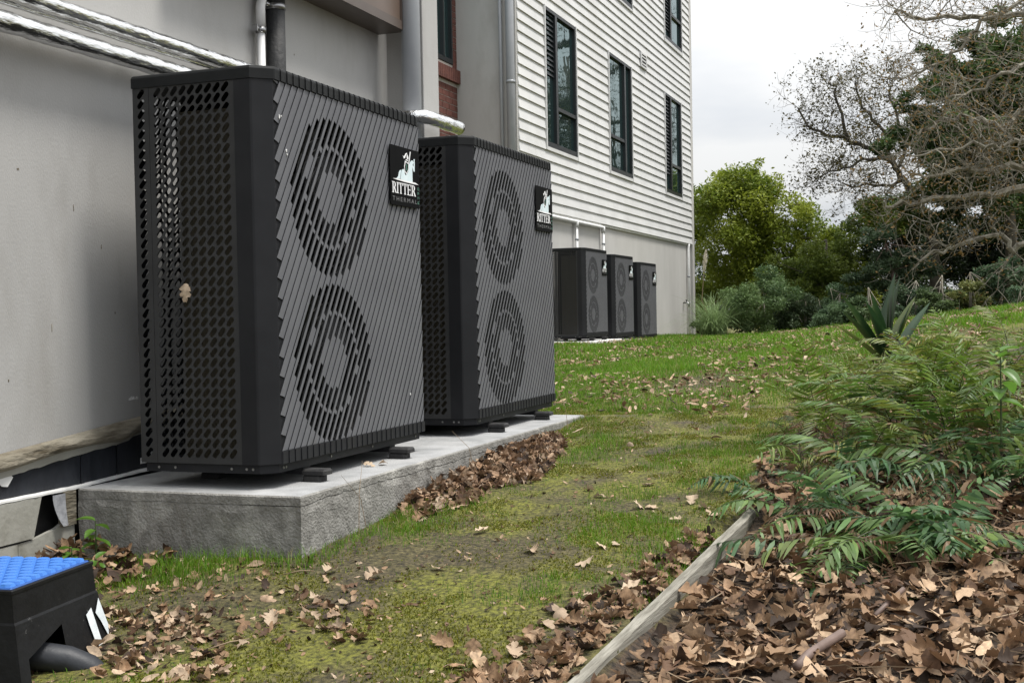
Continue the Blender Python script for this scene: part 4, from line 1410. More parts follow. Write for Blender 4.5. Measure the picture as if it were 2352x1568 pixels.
# ------------------------------------------------------------------ dead leaves
def leaf_shape(seed):
    rg_ = random.Random(seed)
    nr = 11
    lob = rg_.choice([3, 3.5, 4])
    cu = rg_.uniform(-1.6, 2.4); cl_ = rg_.uniform(-1.6, 1.6); tw = rg_.uniform(-.9, .9)
    V, F = [], []
    for i in range(nr):
        t_ = i / (nr - 1)
        w_ = 0.40 * math.sin(math.pi * min(1, t_ * 0.93 + 0.05)) ** 0.7 * (0.70 + 0.30 * math.cos(2 * math.pi * lob * t_ + 0.4)) + 0.012
        for k in (-1, -0.5, 0, 0.5, 1):
            jag = 1 + 0.12 * rg_.uniform(-1, 1) * (abs(k) == 1)
            y = k * w_ * jag
            x = t_ - 0.5 + 0.06 * abs(k) * math.cos(2 * math.pi * lob * t_)
            z = cu * y * y * 1.2 + cl_ * 0.55 * (t_ - 0.5) ** 2 + tw * (t_ - .5) * y + 0.06 * rg_.uniform(-1, 1) * abs(k) - 0.02 * (k == 0)
            V.append((x, y, z))
    for i in range(nr - 1):
        for k in range(4):
            a = i * 5 + k
            F.append((a, a + 5, a + 6, a + 1))
    return np.array(V), np.array(F)


def leaf_simple(seed):
    """narrow or torn leaf, few faces"""
    rg_ = random.Random(500 + seed)
    cu = rg_.uniform(-2, 3); cl_ = rg_.uniform(-2, 2); wm = rg_.uniform(.14, .30)
    V, F = [], []
    n_ = rg_.choice([4, 5])
    cut = rg_.choice([1, 1, .65])
    for i in range(n_ + 1):
        t_ = cut * i / n_
        w_ = wm * math.sin(math.pi * min(1, t_ * .96 + .04)) ** .8 * rg_.uniform(.75, 1.15) + .01
        for k in (-1, 0, 1):
            V.append((t_ - .5, k * w_ * rg_.uniform(.85, 1.1), cu * (k * w_) ** 2 * 1.6 + cl_ * .5 * (t_ - .5) ** 2 + .04 * rg_.uniform(-1, 1)))
    for i in range(n_):
        for k in range(2):
            a = 3 * i + k
            F.append((a, a + 3, a + 4, a + 1))
    return np.array(V), np.array(F)


SHAPES_HI = [leaf_shape(s) for s in range(18)]
SHAPES_LO = [leaf_simple(s) for s in range(14)]
SHAPES = SHAPES_HI[:9] + SHAPES_LO[:9]
DEADC = np.array([[0.33, 0.215, 0.128], [0.225, 0.140, 0.080], [0.135, 0.080, 0.048], [0.050, 0.033, 0.023], [0.46, 0.335, 0.22], [0.26, 0.17, 0.10]])
PALEC = np.array([[0.44, 0.34, 0.24], [0.36, 0.26, 0.175], [0.50, 0.40, 0.29], [0.27, 0.18, 0.115]])


def rotm(n, tilt, rg_):
    az = rg_.uniform(0, 2 * np.pi, n); ti = rg_.normal(0, tilt, n); rl = rg_.normal(0, tilt, n)
    ca, sa, ct, st, cr, sr = np.cos(az), np.sin(az), np.cos(ti), np.sin(ti), np.cos(rl), np.sin(rl)
    Z = np.zeros(n); O = np.ones(n)
    Rz = np.stack([ca, -sa, Z, sa, ca, Z, Z, Z, O], 1).reshape(n, 3, 3)
    Ry = np.stack([ct, Z, st, Z, O, Z, -st, Z, ct], 1).reshape(n, 3, 3)
    Rx = np.stack([O, Z, Z, Z, cr, -sr, Z, sr, cr], 1).reshape(n, 3, 3)
    return Rz @ Ry @ Rx


def leaf_mass(X, Y, Z, size, tilt, palette, seed, shapes=None):
    SH = shapes or SHAPES
    rg_ = np.random.default_rng(seed)
    n = len(X)
    Rm_ = rotm(n, tilt, rg_)
    sz = rg_.uniform(size[0], size[1], n)
    which = rg_.integers(0, len(SH), n)
    colr = palette[rg_.integers(0, len(palette), n)] * rg_.uniform(.7, 1.2, (n, 1))
    Vs, Fs, Cs, b = [], [], [], 0
    for si, (SV, SF) in enumerate(SH):
        q = np.where(which == si)[0]
        if not len(q): continue
        P = np.einsum('nij,vj->nvi', Rm_[q] * sz[q][:, None, None], SV) + np.stack([X[q], Y[q], Z[q]], 1)[:, None, :]
        k = len(SV)
        Vs.append(P.reshape(-1, 3))
        Fs.append((SF[None] + (np.arange(len(q)) * k)[:, None, None]).reshape(-1, 4) + b)
        Cs.append(np.repeat(colr[q], k, 0)); b += len(q) * k
    return np.concatenate(Vs), np.concatenate(Fs), np.concatenate(Cs)


rg = np.random.default_rng(5)
# bed litter
n = 17000
X = rg.uniform(-2.2, 4.6, n); Y = rg.uniform(-5.0, -1.55, n)
dn = np.where(X < 1.6, 1.0, 0.45)
k = (bed(X, Y) > .5) & (rg.uniform(0, 1, n) < dn) & ~((X < 1.05) & (Y > np.interp(X, [-2.1, 0.975], [-1.515, -1.715]) - 0.075))
dd = np.stack([X - CAM[0], Y - CAM[1]], 1); dep = dd @ FW[:2]; lat = dd @ RT[:2]
k &= (dep > 2.0) & (lat / dep < 0.56)
X, Y = X[k], Y[k]
Z = gz(X, Y) + rg.uniform(0.0, 0.045, len(X))
V, F, c = leaf_mass(X, Y, Z, (0.025, 0.105), 0.5, DEADC, 1)
o = bulk('leaf_litter', V, F, M['dead'], c, smooth=True)
tag(o, 'deep brown litter of dead oak leaves filling the bed', 'leaf litter', kind='stuff')
# drift against the slab
n = 1000
s = rg.beta(1.6, 1.5, n)
X = 0.55 + 2.25 * s; q = rg.uniform(0, 1, n)
wdt = 0.38 * np.sin(np.pi * np.clip(s * .9 + .08, 0, 1)) ** .8 + 0.03
Y = -0.20 - q * wdt * (0.85 + .3 * vnoise(X, X * 0, .2, 3))
Z = gz(X, Y) + 0.055 * (1 - q) * np.sin(np.pi * np.clip(s * .85 + .1, 0, 1)) * rg.uniform(.2, 1, n) + .01
Z = np.minimum(Z, -0.085)
V, F, c = leaf_mass(X, Y, Z, (0.045, 0.08), 0.6, np.concatenate([DEADC, PALEC[:2], DEADC[:2]]) * np.array([.95, .95, .98]), 2)
o = bulk('leaf_drift', V, F, M['dead'], c, smooth=True)
tag(o, 'drift of dead brown leaves heaped against the slab front', 'leaf pile', kind='stuff')
# heap behind the pit by the cream boards
n = 260
X = rg.uniform(-0.75, -0.15, n); Y = rg.uniform(0.35, 0.85, n)
Z = gz(X, Y) + rg.uniform(0, 0.05, n) + 0.05 * smst((Y - .5) / .3)
V, F, c = leaf_mass(X, Y, Z, (0.05, 0.09), 0.5, DEADC, 3)
o = bulk('leaf_drift', V, F, M['dead'], c, smooth=True)
tag(o, 'small heap of dead leaves between the pit and the cream boards', 'leaf pile', kind='stuff')
# scattered over the lawn far off
n = 44000
X = 2.0 + 28 * rg.beta(1.35, 2.3, n); Y = rg.uniform(-8, 4.6, n)
k = (rg.uniform(0, 1, n) < .06 + .94 * smst((X - 2.8) / 2.4)) & (vnoise(X, Y, 0.8, 51) * .6 + vnoise(X, Y, .3, 52) * .4 > .44) & (bed(X, Y) < .5) & ~((X > 16.5) & (Y > 3.5)) & ~in_slab(X, Y)
dd = np.stack([X - CAM[0], Y - CAM[1]], 1); dep = dd @ FW[:2]; lat = dd @ RT[:2]
k &= np.abs(lat / dep) < .5
X, Y = X[k], Y[k]
Z = gz(X, Y) + rg.uniform(.015, .05, len(X))
V, F, c = leaf_mass(X, Y, Z, (0.035, 0.080), 0.35, np.concatenate([PALEC, DEADC]), 4, SHAPES_LO)
o = bulk('lawn_leaves', V, F, M['dead'], c, smooth=True)
tag(o, 'pale dead leaves scattered over the far lawn', 'leaf litter', kind='stuff')
# crumbs of leaf and twig on the near soil
n = 3600
X = rg.uniform(-1.7, 3.5, n); Y = rg.uniform(-1.62, 0.5, n)
k = ~in_slab(X, Y) & (rg.uniform(0, 1, n) < .35 + .65 * (X < -.3))
X, Y = X[k], Y[k]
V, F, c = leaf_mass(X, Y, gz(X, Y) + .004, (0.008, 0.034), 0.5, np.concatenate([DEADC, DEADC, PALEC]), 6, SHAPES_LO)
o = bulk('leaf_crumbs', V, F, M['dead'], c)
tag(o, 'small crumbs of leaf and bark on the near soil', 'leaf litter', kind='stuff')

# leaves gathered left of the timber edging and round the pit
def px_ground(px, py):
    d = np.stack([at(a, b, 3.0) - CAM for a, b in zip(px, py)])
    z_ = np.full(len(px), -0.40)
    for _ in range(15):
        s_ = (z_ - CAM[2]) / d[:, 2]
        x_, y_ = CAM[0] + d[:, 0] * s_, CAM[1] + d[:, 1] * s_
        z_ = .5 * z_ + .5 * gz(x_, y_)
    return x_, y_


n = 420
tq = rg.uniform(0, 1, n)
X = -1.45 + 2.0 * tq ** 1.5; Y = np.interp(X, [-2.1, 0.975], [-1.515, -1.715]) + np.abs(rg.normal(0, .13, n)) * (1.4 - tq) + .02
V, F, c = leaf_mass(X, Y, gz(X, Y) + .012, (0.03, 0.085), 0.5, DEADC, 21, SHAPES_HI)
o = bulk('leaf_drift', V, F, M['dead'], c, smooth=True)
tag(o, 'dead leaves gathered on the lawn side of the timber edging', 'leaf pile', kind='stuff')
n = 380
px_ = np.concatenate([rg.uniform(210, 520, 200), rg.uniform(330, 860, 180)]); py_ = np.concatenate([rg.uniform(1400, 1568, 200), rg.uniform(1270, 1480, 180)])
X, Y = px_ground(px_, py_)
k = ~in_slab(X, Y)
X, Y = X[k], Y[k]
V, F, c = leaf_mass(X, Y, gz(X, Y) + .010, (0.02, 0.065), 0.5, np.concatenate([DEADC, PALEC[:2]]), 22, SHAPES_HI[:8] + SHAPES_LO)
o = bulk('leaf_drift', V, F, M['dead'], c, smooth=True)
tag(o, 'broken dead leaves strewn over the soil between pit and slab', 'leaf pile', kind='stuff')

# fine twigs in the litter
mb = MB()
for i in range(420):
    x, y = random.uniform(-1.8, 1.6), random.uniform(-3.8, -1.75)
    z = float(gz(x, y)) + random.uniform(.02, .07); az = random.uniform(0, 6.28); L_ = random.uniform(.04, .22)
    mb.tube([(x, y, z), (x + .5 * L_ * math.cos(az), y + .5 * L_ * math.sin(az), z + random.uniform(-.01, .02)), (x + L_ * math.cos(az + .3), y + L_ * math.sin(az + .3), z + random.uniform(-.02, .01))], [.0022, .0018, .001], 3, cap=False)
o = mb.build('litter_twigs', M['dry'])
tag(o, 'thin dry twigs mixed into the leaf litter', 'twigs', kind='stuff')

# single leaves that can be picked out
LM = []
for i, (SV, SF) in enumerate(SHAPES_HI):
    for j in range(3):
        cc = (DEADC if j < 2 else PALEC)[(i * 2 + j * 3) % (6 if j < 2 else 4)] * (0.9 + .12 * (i % 3))
        me = bpy.data.meshes.new('fallen_leaf')
        me.from_pydata([tuple(p) for p in SV], [], [tuple(int(a) for a in f) for f in SF])
        ca = me.color_attributes.new('Col', 'FLOAT_COLOR', 'POINT')
        ca.data.foreach_set('color', np.tile(np.array([*cc, 1.0]), len(SV)))
        me.polygons.foreach_set('use_smooth', [True] * len(me.polygons))
        me.materials.append(M['dead'])
        LM.append((me, j))


def one_leaf(x, y, size, label, group, lift=0.012, tilt=0.35, pale=False, z=None, rot=None):
    me = random.choice([m_ for m_, j in LM if (j == 2) == pale])
    o = link('fallen_leaf', me, None)
    o.location = (x, y, (float(gz(x, y)) if z is None else z) + lift)
    o.rotation_euler = rot or (random.gauss(0, tilt), random.gauss(0, tilt), random.uniform(0, 6.28))
    o.scale = (size,) * 3
    return tag(o, label, 'leaf', group)


k = 0
while k < 190:
    x, y = random.uniform(-1.5, 1.3), random.uniform(-3.6, -1.80)
    dx, dy = x - CAM[0], y - CAM[1]
    dep = dx * FW[0] + dy * FW[1]; lat = dx * RT[0] + dy * RT[1]
    if dep < 2.4 or lat / dep > 0.45: continue
    one_leaf(x, y, random.uniform(0.065, 0.115), 'curled brown oak leaf lying on top of the bed litter', 'loose leaves on the bed litter', 0.052, 0.35)
    k += 1
k = 0
while k < 26:
    x, y = random.uniform(-1.4, 1.5), random.uniform(-1.60, -0.3)
    if random.random() < .5: y = random.uniform(-1.60, -1.30)
    one_leaf(x, y, random.uniform(0.035, 0.075), 'pale dead leaf lying alone on the mossy near lawn', 'loose leaves on the near lawn', 0.012, 0.25, True)
    k += 1
k = 0
while k < 46:
    p_ = at(random.uniform(210, 560), random.uniform(1330, 1560), 3.5)
    d = p_ - CAM
    s_ = (-0.44 - CAM[2]) / d[2]
    x, y = CAM[0] + d[0] * s_, CAM[1] + d[1] * s_
    one_leaf(x, y, random.uniform(0.03, 0.07), 'dry leaf on the bare soil right of the drainage pit', 'loose leaves by the pit', 0.010, 0.45, random.random() < .35)
    k += 1
for (px, py, lab) in ((1345, 1300, 'large pale leaf on the grass tuft left of the timber edging'), (1450, 1358, 'large curled leaf close to the middle of the timber edging'), (1290, 1420, 'large pale leaf on the soil near the lower end of the timber edging'), (1470, 1168, 'pale curled leaf lying alone in the middle of the moss path'), (1590, 1155, 'pale leaf on the lawn just left of the timber end'), (760, 1318, 'large pale leaf on the lawn before the front corner of the slab'), (625, 1432, 'dark edged curled leaf on bare soil in front of the slab'), (860, 1330, 'pale leaf on the moss right of the slab corner leaf')):
    d = at(px, py, 3.0) - CAM
    z_ = -0.33
    for _ in range(12):
        s_ = (z_ - CAM[2]) / d[2]; x, y = CAM[0] + d[0] * s_, CAM[1] + d[1] * s_
        z_ = 0.5 * z_ + 0.5 * float(gz(x, y))
    one_leaf(x, y, 0.075, lab, 'large leaves on the lawn strip', 0.018, 0.4, True)
o = one_leaf(-0.013, 0.385, 0.075, 'brown leaf caught in the side grille of the nearest heat pump', None, 0, z=0.70, pale=True, rot=(R(80), R(85), R(100)))
del o['label']; tag(o, 'brown leaf caught in the side grille of the nearest heat pump', 'leaf')
for (x, y, lab) in ((0.86, -0.06, 'dead leaf on the slab edge under the nearest heat pump'), (0.80, -0.02, 'dead leaf deeper under the nearest heat pump on the slab')):
    one_leaf(x, y, 0.06, lab, 'leaves under the nearest heat pump', 0.012, 0.25, True, z=SZ)


# ------------------------------------------------------------------ ferns
def frond_mesh(seed, Lf, n, pl, pw, th0, th1, colr, stemc, side_droop=0.35, fwd=0.35, gap0=0.12):
    rg_ = random.Random(seed)
    bend = rg_.uniform(-.35, .35)
    # centre line in x,z
    pts = []
    x = z = 0.0
    k = 26
    for i in range(k + 1):
        pts.append((x, z))
        th = th0 + (th1 - th0) * (i / k) ** 1.3
        x += Lf / k * math.cos(th); z += Lf / k * math.sin(th)
    V, F, C = [], [], []

    def cl(t_):
        f_ = min(max(t_, 0), 1) * k
        i = min(int(f_), k - 1)
        a = f_ - i
        return (pts[i][0] * (1 - a) + pts[i + 1][0] * a, pts[i][1] * (1 - a) + pts[i + 1][1] * a)
    # rachis
    for i in range(0, k + 1, 2):
        r_ = 0.0028 * (1 - 0.8 * i / k)
        px, pz = pts[i]
        b = len(V)
        by = bend * (px / Lf) ** 2 * Lf
        V += [(px, by - r_, pz), (px, by + r_, pz), (px, by, pz + r_ * 1.6)]; C += [stemc] * 3
        if i:
            for q in range(3):
                q2 = (q + 1) % 3
                F += [(b - 3 + q, b - 3 + q2, b + q2), (b - 3 + q, b + q2, b + q)]
    for i in range(n):
        t_ = gap0 + (1 - gap0) * (i + 0.3) / n
        px, pz = cl(t_)
        qx, qz = cl(min(1, t_ + 0.03)); dx, dz = qx - px, qz - pz
        dl = math.hypot(dx, dz) or 1
        dx, dz = dx / dl, dz / dl
        nxn, nzn = -dz, dx                # upwards normal of the frond
        ln_ = pl * (math.sin(math.pi * min(1, (0.18 + 0.80 * t_))) ** 0.8) * rg_.uniform(.88, 1.08)
        for s in (-1, 1):
            if rg_.random() < 0.05: continue
            sh = 0.5 / n if s > 0 else 0
            px, pz = cl(t_ + sh * (1 - gap0))
            w_ = pw * (0.6 + 0.4 * ln_ / pl)
            g_ = rg_.uniform(.65, 1.35)
            cc = tuple(c_ * g_ * rg_.uniform(.9, 1.1) for c_ in colr)
            if rg_.random() < 0.06: cc = (.16, .10, .045)
            ln_p = ln_ * rg_.uniform(.72, 1.12); kink = rg_.uniform(-.35, .35)
            b = len(V)
            tw = rg_.uniform(-.3, .3)
            fw_ = fwd + 0.5 * t_ * t_

            def P(u, ww):
                # u along pinna, ww across
                side = ln_p * u
                dr = -side_droop * (1 + kink) * ln_p * u * u + rg_.uniform(-.004, .004)
                fo = (fw_ + kink) * ln_p * u * (0.6 + .4 * u)
                up = dr + ww * tw
                return (px + dx * (fo + ww) + nxn * up, s * side + bend * (px / Lf) ** 2 * Lf, pz + dz * (fo + ww) + nzn * up)
            V += [P(0, 0), P(.3, w_ * .5), P(.3, -w_ * .5), P(.68, w_ * .40), P(.68, -w_ * .40), P(1, 0)]
            C += [cc] * 6
            F += [(b, b + 1, b + 2), (b + 2, b + 1, b + 3), (b + 2, b + 3, b + 4), (b + 4, b + 3, b + 5)]
    me = bpy.data.meshes.new('frond')
    me.from_pydata(V, [], F)
    ca = me.color_attributes.new('Col', 'FLOAT_COLOR', 'POINT')
    ca.data.foreach_set('color', np.concatenate([np.array(C), np.ones((len(C), 1))], 1).ravel())
    me.materials.append(M['frond'])
    return me


BLUE = (0.058, 0.115, 0.038); LIME = (0.125, 0.20, 0.026); OLIVE = (0.155, 0.185, 0.034); DEADF = (0.20, 0.125, 0.07)
FB = [frond_mesh(i, 0.46 + .05 * i, 16 + i % 5, 0.125 + .012 * (i % 3), 0.024, R(58 - 6 * i), R(-28 - 5 * i), [q * 1.3 for q in [BLUE, (.045, .095, .034), (.085, .145, .042), (.050, .105, .045), (.07, .12, .03), (.11, .165, .04), (.04, .085, .032), (.06, .11, .05)][i]], (.05, .06, .03), 0.3 + .06 * i) for i in range(8)]
FBH = [frond_mesh(20 + i, 0.55, 22, 0.085, 0.020, R(20), R(-78), (0.050, 0.115, 0.045), (.05, .06, .03), 0.4) for i in range(2)]
FL = [frond_mesh(40 + i, 0.62, 22 + i % 3 * 2, 0.12, 0.0145, R(84 - 7 * i), R(10 - 17 * i), [LIME, OLIVE, (.08, .145, .025), (.13, .17, .034), (.07, .115, .025), (.17, .185, .045)][i], (.045, .035, .02), 0.2 + .08 * i, 0.45) for i in range(6)]
FD = [frond_mesh(60 + i, 0.45, 16, 0.07, 0.013, R(50 - 14 * i), R(-85), [DEADF, (.12, .07, .04), (.24, .16, .10)][i], (.14, .09, .05), 0.8) for i in range(3)]


def ground_hit(px, py, z_guess=-0.2):
    d = at(px, py, 3.0) - CAM
    z_ = z_guess
    for _ in range(25):
        s_ = (z_ - CAM[2]) / d[2]
        x, y = CAM[0] + d[0] * s_, CAM[1] + d[1] * s_
        z_ = 0.6 * z_ + 0.4 * float(gz(x, y))
    return x, y, float(gz(x, y))


def fern(px, py, kinds, nf, sc, label, dead=2, az0=None, spread=6.28, group='ferns in the bed', D=None, tilt=0.22):
    if D:
        p_ = at(px, py, D); x, y = float(p_[0]), float(p_[1]); z = float(gz(x, y))
    else:
        x, y, z = ground_hit(px, py)
    e = empty('fern', (x, y, z - 0.01))
    tag(e, label, 'fern', group)
    for i in range(nf + dead):
        me = random.choice(FD) if i >= nf else random.choice(kinds)
        f_ = link('frond', me, None, e)
        az = (az0 if az0 is not None else 0) + spread * (i + random.uniform(-.3, .3)) / max(1, nf) - (spread / 2 if az0 is not None else 0)
        if i >= nf: az = random.uniform(0, 6.28)
        f_.rotation_euler = (random.gauss(0, .22), random.gauss(0, tilt), az)
        s_ = 1.14 * sc * random.uniform(.75, 1.15)
        f_.scale = (s_, s_, s_)
    return e


TOCAM = math.atan2(-FW[1], -FW[0])
LEFT = math.atan2(-RT[1], -RT[0])
# front rank: blue green, drooping over the leaf bed
fern(1830, 1190, FB, 9, 0.80, 'dark blue green fern at the front left of the clump, over the timber end', 1)
fern(1960, 1225, FB, 10, 0.82, 'glossy dark green fern drooping over the dead leaves, front centre of the clump', 3)
fern(2120, 1235, FB, 10, 0.85, 'broad dark green fern at the front right of the clump, above a dark hollow', 3)
fern(1880, 1180, FBH, 3, 1.05, 'long hanging fern frond reaching down into the leaf bed', 0, az0=TOCAM + 0.2, spread=0.8)
fern(1745, 1130, FB, 8, 0.62, 'low dark fern at the left edge of the clump beside the grass', 1)
fern(2290, 1215, FB + FD, 8, 0.8, 'half dead fern with brown fronds at the right edge of the picture', 8)
fern(1930, 1290, FB[2:], 6, 0.72, 'fern spilling lowest over the dead leaves', 3, az0=TOCAM, spread=3.4)
fern(2060, 1285, FB, 7, 0.78, 'dark fern over the hollow in front of the clump', 4, az0=TOCAM, spread=3.6)
fern(2200, 1270, FB[:3] + FD, 6, 0.72, 'fern with bronze dead fronds hanging into the hollow', 9)
fern(2330, 1290, FD, 9, 0.85, 'heap of bronze dead fronds at the lower right edge of the clump', 0)
fern(2130, 1365, FB, 3, 0.24, 'tiny green fern growing alone in the leaf litter', 0, tilt=0.1)
# middle rank
for (px, py, kd, nf, sc, lab) in ((1850, 1085, FB + FL[3:], 9, 0.70, 'bushy green fern left of the middle of the clump'),
                                  (1985, 1090, FB + FL[2:], 10, 0.78, 'mid green arching fern in the middle of the clump'),
                                  (2110, 1100, FB, 10, 0.80, 'pale shining fern right of the middle of the clump'),
                                  (2230, 1095, FB, 9, 0.85, 'silvery green fern below the broad leaved seedling'),
                                  (2340, 1110, FB + FL[2:], 9, 0.85, 'green fern cut by the right picture edge')):
    fern(px, py, kd, nf, sc, lab, 2)
# back rank: yellow green, upright
for (px, py, kd, nf, sc, lab) in ((1885, 1015, FL[:2], 6, 0.98, 'tall upright yellow green fern with dark stem at the left of the clump'),
                                  (1900, 1005, FD, 8, 0.75, 'dark withered fern clump at the foot of the tall upright fern'),
                                  (1975, 985, FL, 9, 0.85, 'yellow green fern behind the middle of the clump'),
                                  (2060, 1000, FL[:3], 9, 0.95, 'upright yellow green fern below the strap leaved plant'),
                                  (2150, 985, FL, 9, 0.98, 'arching yellow green fern right of the strap leaved plant'),
                                  (2240, 975, FL[1:], 9, 0.92, 'olive fern leaning right behind the seedling'),
                                  (2330, 960, FL[1:] + FD, 9, 0.9, 'browning fern behind the seedling at the right edge'),
                                  (2010, 900, FL[1:], 9, 0.80, 'small pale fern at the back of the clump'),
                                  (2130, 880, FL[1:], 9, 0.85, 'loose olive fern at the back right of the clump')):
    fern(px, py, kd, nf, sc, lab, 1)
for (px, py, kd, nf, sc, lab) in ((1930, 1050, FL, 8, 0.75, 'yellow green fern between the tall upright fern and the front rank'), (2040, 1055, FL[1:] + FB[:1], 9, 0.8, 'mixed green fern in the heart of the clump'), (2180, 1045, FL[:3], 9, 0.85, 'bright yellow green fern left of the seedling'), (2290, 1040, FL, 9, 0.85, 'yellow green fern around the foot of the seedling'),
                                  (2080, 930, FL, 9, 0.9, 'feathery yellow green fern just in front of the strap leaved plant'), (2200, 920, FL, 9, 0.9, 'feathery olive fern right behind the bright ferns'), (2300, 890, FL[1:], 8, 0.9, 'thin olive fern at the back near the right edge'), (1940, 945, FL, 8, 0.75, 'short yellow green fern behind the tall upright fern')):
    fern(px, py, kd, nf, sc, lab, 2, tilt=.32)
fern(1810, 960, FD, 6, 0.5, 'brown dead fern stump at the left edge of the clump', 0)
fern(1815, 1010, FL[2:] + FD, 6, 0.5, 'small yellowing fern at the left edge of the clump', 2)

# dense undergrowth below the ferns: pinnae sized leaves
rg = np.random.default_rng(9)


def leaf_quads(P, size, cols, rg_, up=0.35, asp=0.45):
    n_ = len(P)
    d = rg_.normal(0, 1, (n_, 3)); d[:, 2] *= 0.7
    d /= np.linalg.norm(d, axis=1)[:, None]
    nn = rg_.normal(0, 1, (n_, 3)); nn[:, 2] = np.abs(nn[:, 2]) + up
    s = np.cross(d, nn); s /= np.linalg.norm(s, axis=1)[:, None] + 1e-9
    L_ = (size[0] + (size[1] - size[0]) * rg_.uniform(0, 1, n_))[:, None]
    mid = P + d * L_ * 0.45
    V = np.stack([P, mid + s * L_ * asp * .5, P + d * L_, mid - s * L_ * asp * .5], 1).reshape(-1, 3)
    F = np.arange(4 * n_).reshape(-1, 4)
    return V, F, np.repeat(cols, 4, 0)


n = 26000
X = rg.uniform(0.6, 5.0, n); Y = rg.uniform(-4.6, -1.75, n)
dn = vnoise(X, Y, .3, 61)
k = (bed(X, Y) > .5) & (dn > .42) & ((X - 0.6) * 0.9 > -(Y + 2.9) * 0.25 + .1)
X, Y = X[k], Y[k]
P = np.stack([X, Y, gz(X, Y) + rg.uniform(.02, .20, len(X))], 1)
tt = rg.uniform(0, 1, (len(X), 1))
cc = (1 - tt) * np.array([.03, .07, .03]) + tt * np.array([.10, .14, .03])
br_ = rg.uniform(0, 1, len(X)) < .30
cc[br_] = np.array([.16, .10, .06])
V, F, c = leaf_quads(P, (.014, .036), cc, rg, asp=.25)
o = bulk('undergrowth', V, F, M['frond'], c)
tag(o, 'low green and brown undergrowth beneath the ferns', 'undergrowth', kind='stuff')


# ------------------------------------------------------------------ strap leaved plant, seedling, weeds
def strap(L_, w_, az, el0, el1, fold=0.25, n=9):
    V, F = [], []
    x = z = 0
    for i in range(n + 1):
        t_ = i / n
        ww = w_ * (0.75 + 0.6 * math.sin(math.pi * min(1, t_ * .8 + .15))) * (1 - t_ ** 5) + 0.001
        el = el0 + (el1 - el0) * t_
        for s, u in ((-1, 1), (0, 0), (1, 1)):
            V.append((x * math.cos(az) - s * ww / 2 * math.sin(az) - u * fold * ww * math.sin(el) * math.cos(az) * .5,
                      x * math.sin(az) + s * ww / 2 * math.cos(az) - u * fold * ww * math.sin(el) * math.sin(az) * .5, z + u * fold * ww * math.cos(el) * .5))
        x += L_ / n * math.cos(el); z += L_ / n * math.sin(el)
    for i in range(n):
        for s in range(2):
            a = 3 * i + s
            F.append((a, a + 1, a + 4, a + 3))
    return MB().add(V, F)


M['strap'] = mat('strap_leaf', (0.022, 0.060, 0.020), (0.035, 0.080, 0.028), 6, 0.35, trans=0.2)
M['strap_pale'] = mat('strap_leaf_pale', (0.10, 0.14, 0.035), (0.14, 0.18, 0.05), 6, 0.35, trans=0.3)
M['broad'] = mat('broad_leaf', (0.09, 0.20, 0.025), (0.13, 0.26, 0.04), 9, 0.35, trans=0.45)
sx, sy, _z = ground_hit(2040, 838, 0.0)
sp = empty('strap_leaf_plant', (sx, sy, float(gz(sx, sy)) - .02))
tag(sp, 'upright dark green strap leaved plant rising behind the ferns', 'plant')
RA = math.atan2(RT[1], RT[0])
zoff = 0.05
for (L_, w_, side, el, mt) in ((.56, .085, 1, 86, 'strap'), (.54, .08, 1, 83, 'strap'), (.42, .08, 1, 88, 'strap'), (.50, .075, -1, 60, 'strap'), (.42, .07, -1, 80, 'strap'), (.36, .05, 1, 89, 'strap_pale'),
                               (.46, .065, 1, 55, 'strap'), (.44, .08, 1, 66, 'strap_pale'), (.36, .07, 1, 73, 'strap'), (.46, .065, 1, 45, 'strap_pale'), (.44, .065, -1, 50, 'strap'), (.40, .07, -1, 70, 'strap'), (.42, .06, -1, 40, 'strap_pale')):
    az = RA + (0 if side > 0 else math.pi) + random.uniform(-.3, .3)
    b_ = strap((L_ + .12) * 1.15, w_ * 1.75, az, R(el), R(el - 5)).build('leaf', M[mt], sp, True)
    b_.location = (random.uniform(-.03, .03) + 0.03 * side * RT[0], random.uniform(-.03, .03), 0)


def broad_leaf(L_, w_, n=8):
    V, F = [], []
    for i in range(n + 1):
        t_ = i / n
        ww = w_ * math.sin(math.pi * t_ ** .8) ** .8 + 0.0005
        for s in (-1, -.5, 0, .5, 1):
            V.append((L_ * t_, s * ww / 2, 0.22 * ww * abs(s) - 0.28 * L_ * t_ * t_ + 0.01 * L_ * math.sin(12 * t_) * abs(s)))
    for i in range(n):
        for s in range(4):
            a = 5 * i + s
            F.append((a, a + 5, a + 6, a + 1))
    return MB().add(V, F)


BL = broad_leaf(0.105, 0.062).mesh('leaf'); BL.materials.append(M['broad'])
BL.polygons.foreach_set('use_smooth', [True] * len(BL.polygons))


def leafy(px, py, D, h, lvs, sc, label, name='seedling', cat='plant', lean=0.0, below=0.0):
    p_ = at(px, py, D)
    e = empty(name, (float(p_[0]), float(p_[1]), float(p_[2]) - below))
    tag(e, label, cat)
    MB().tube([(0, 0, -0.02), (lean * .3, 0, h * .5), (lean, 0, h)], [.005, .004, .002], 6).build('stem', M['stem'], e)
    for i in range(lvs):
        t_ = 0.3 + 0.7 * i / max(1, lvs - 1)
        l_ = link('leaf', BL, None, e)
        l_.location = (lean * t_, 0, h * t_)
        l_.rotation_euler = (random.gauss(0, .2), random.uniform(-.7, .15) if t_ > .9 else random.uniform(-.2, .4), i * 2.4 + random.uniform(-.3, .3))
        s_ = sc * random.uniform(.8, 1.15)
        l_.scale = (s_, s_, s_)
    return e


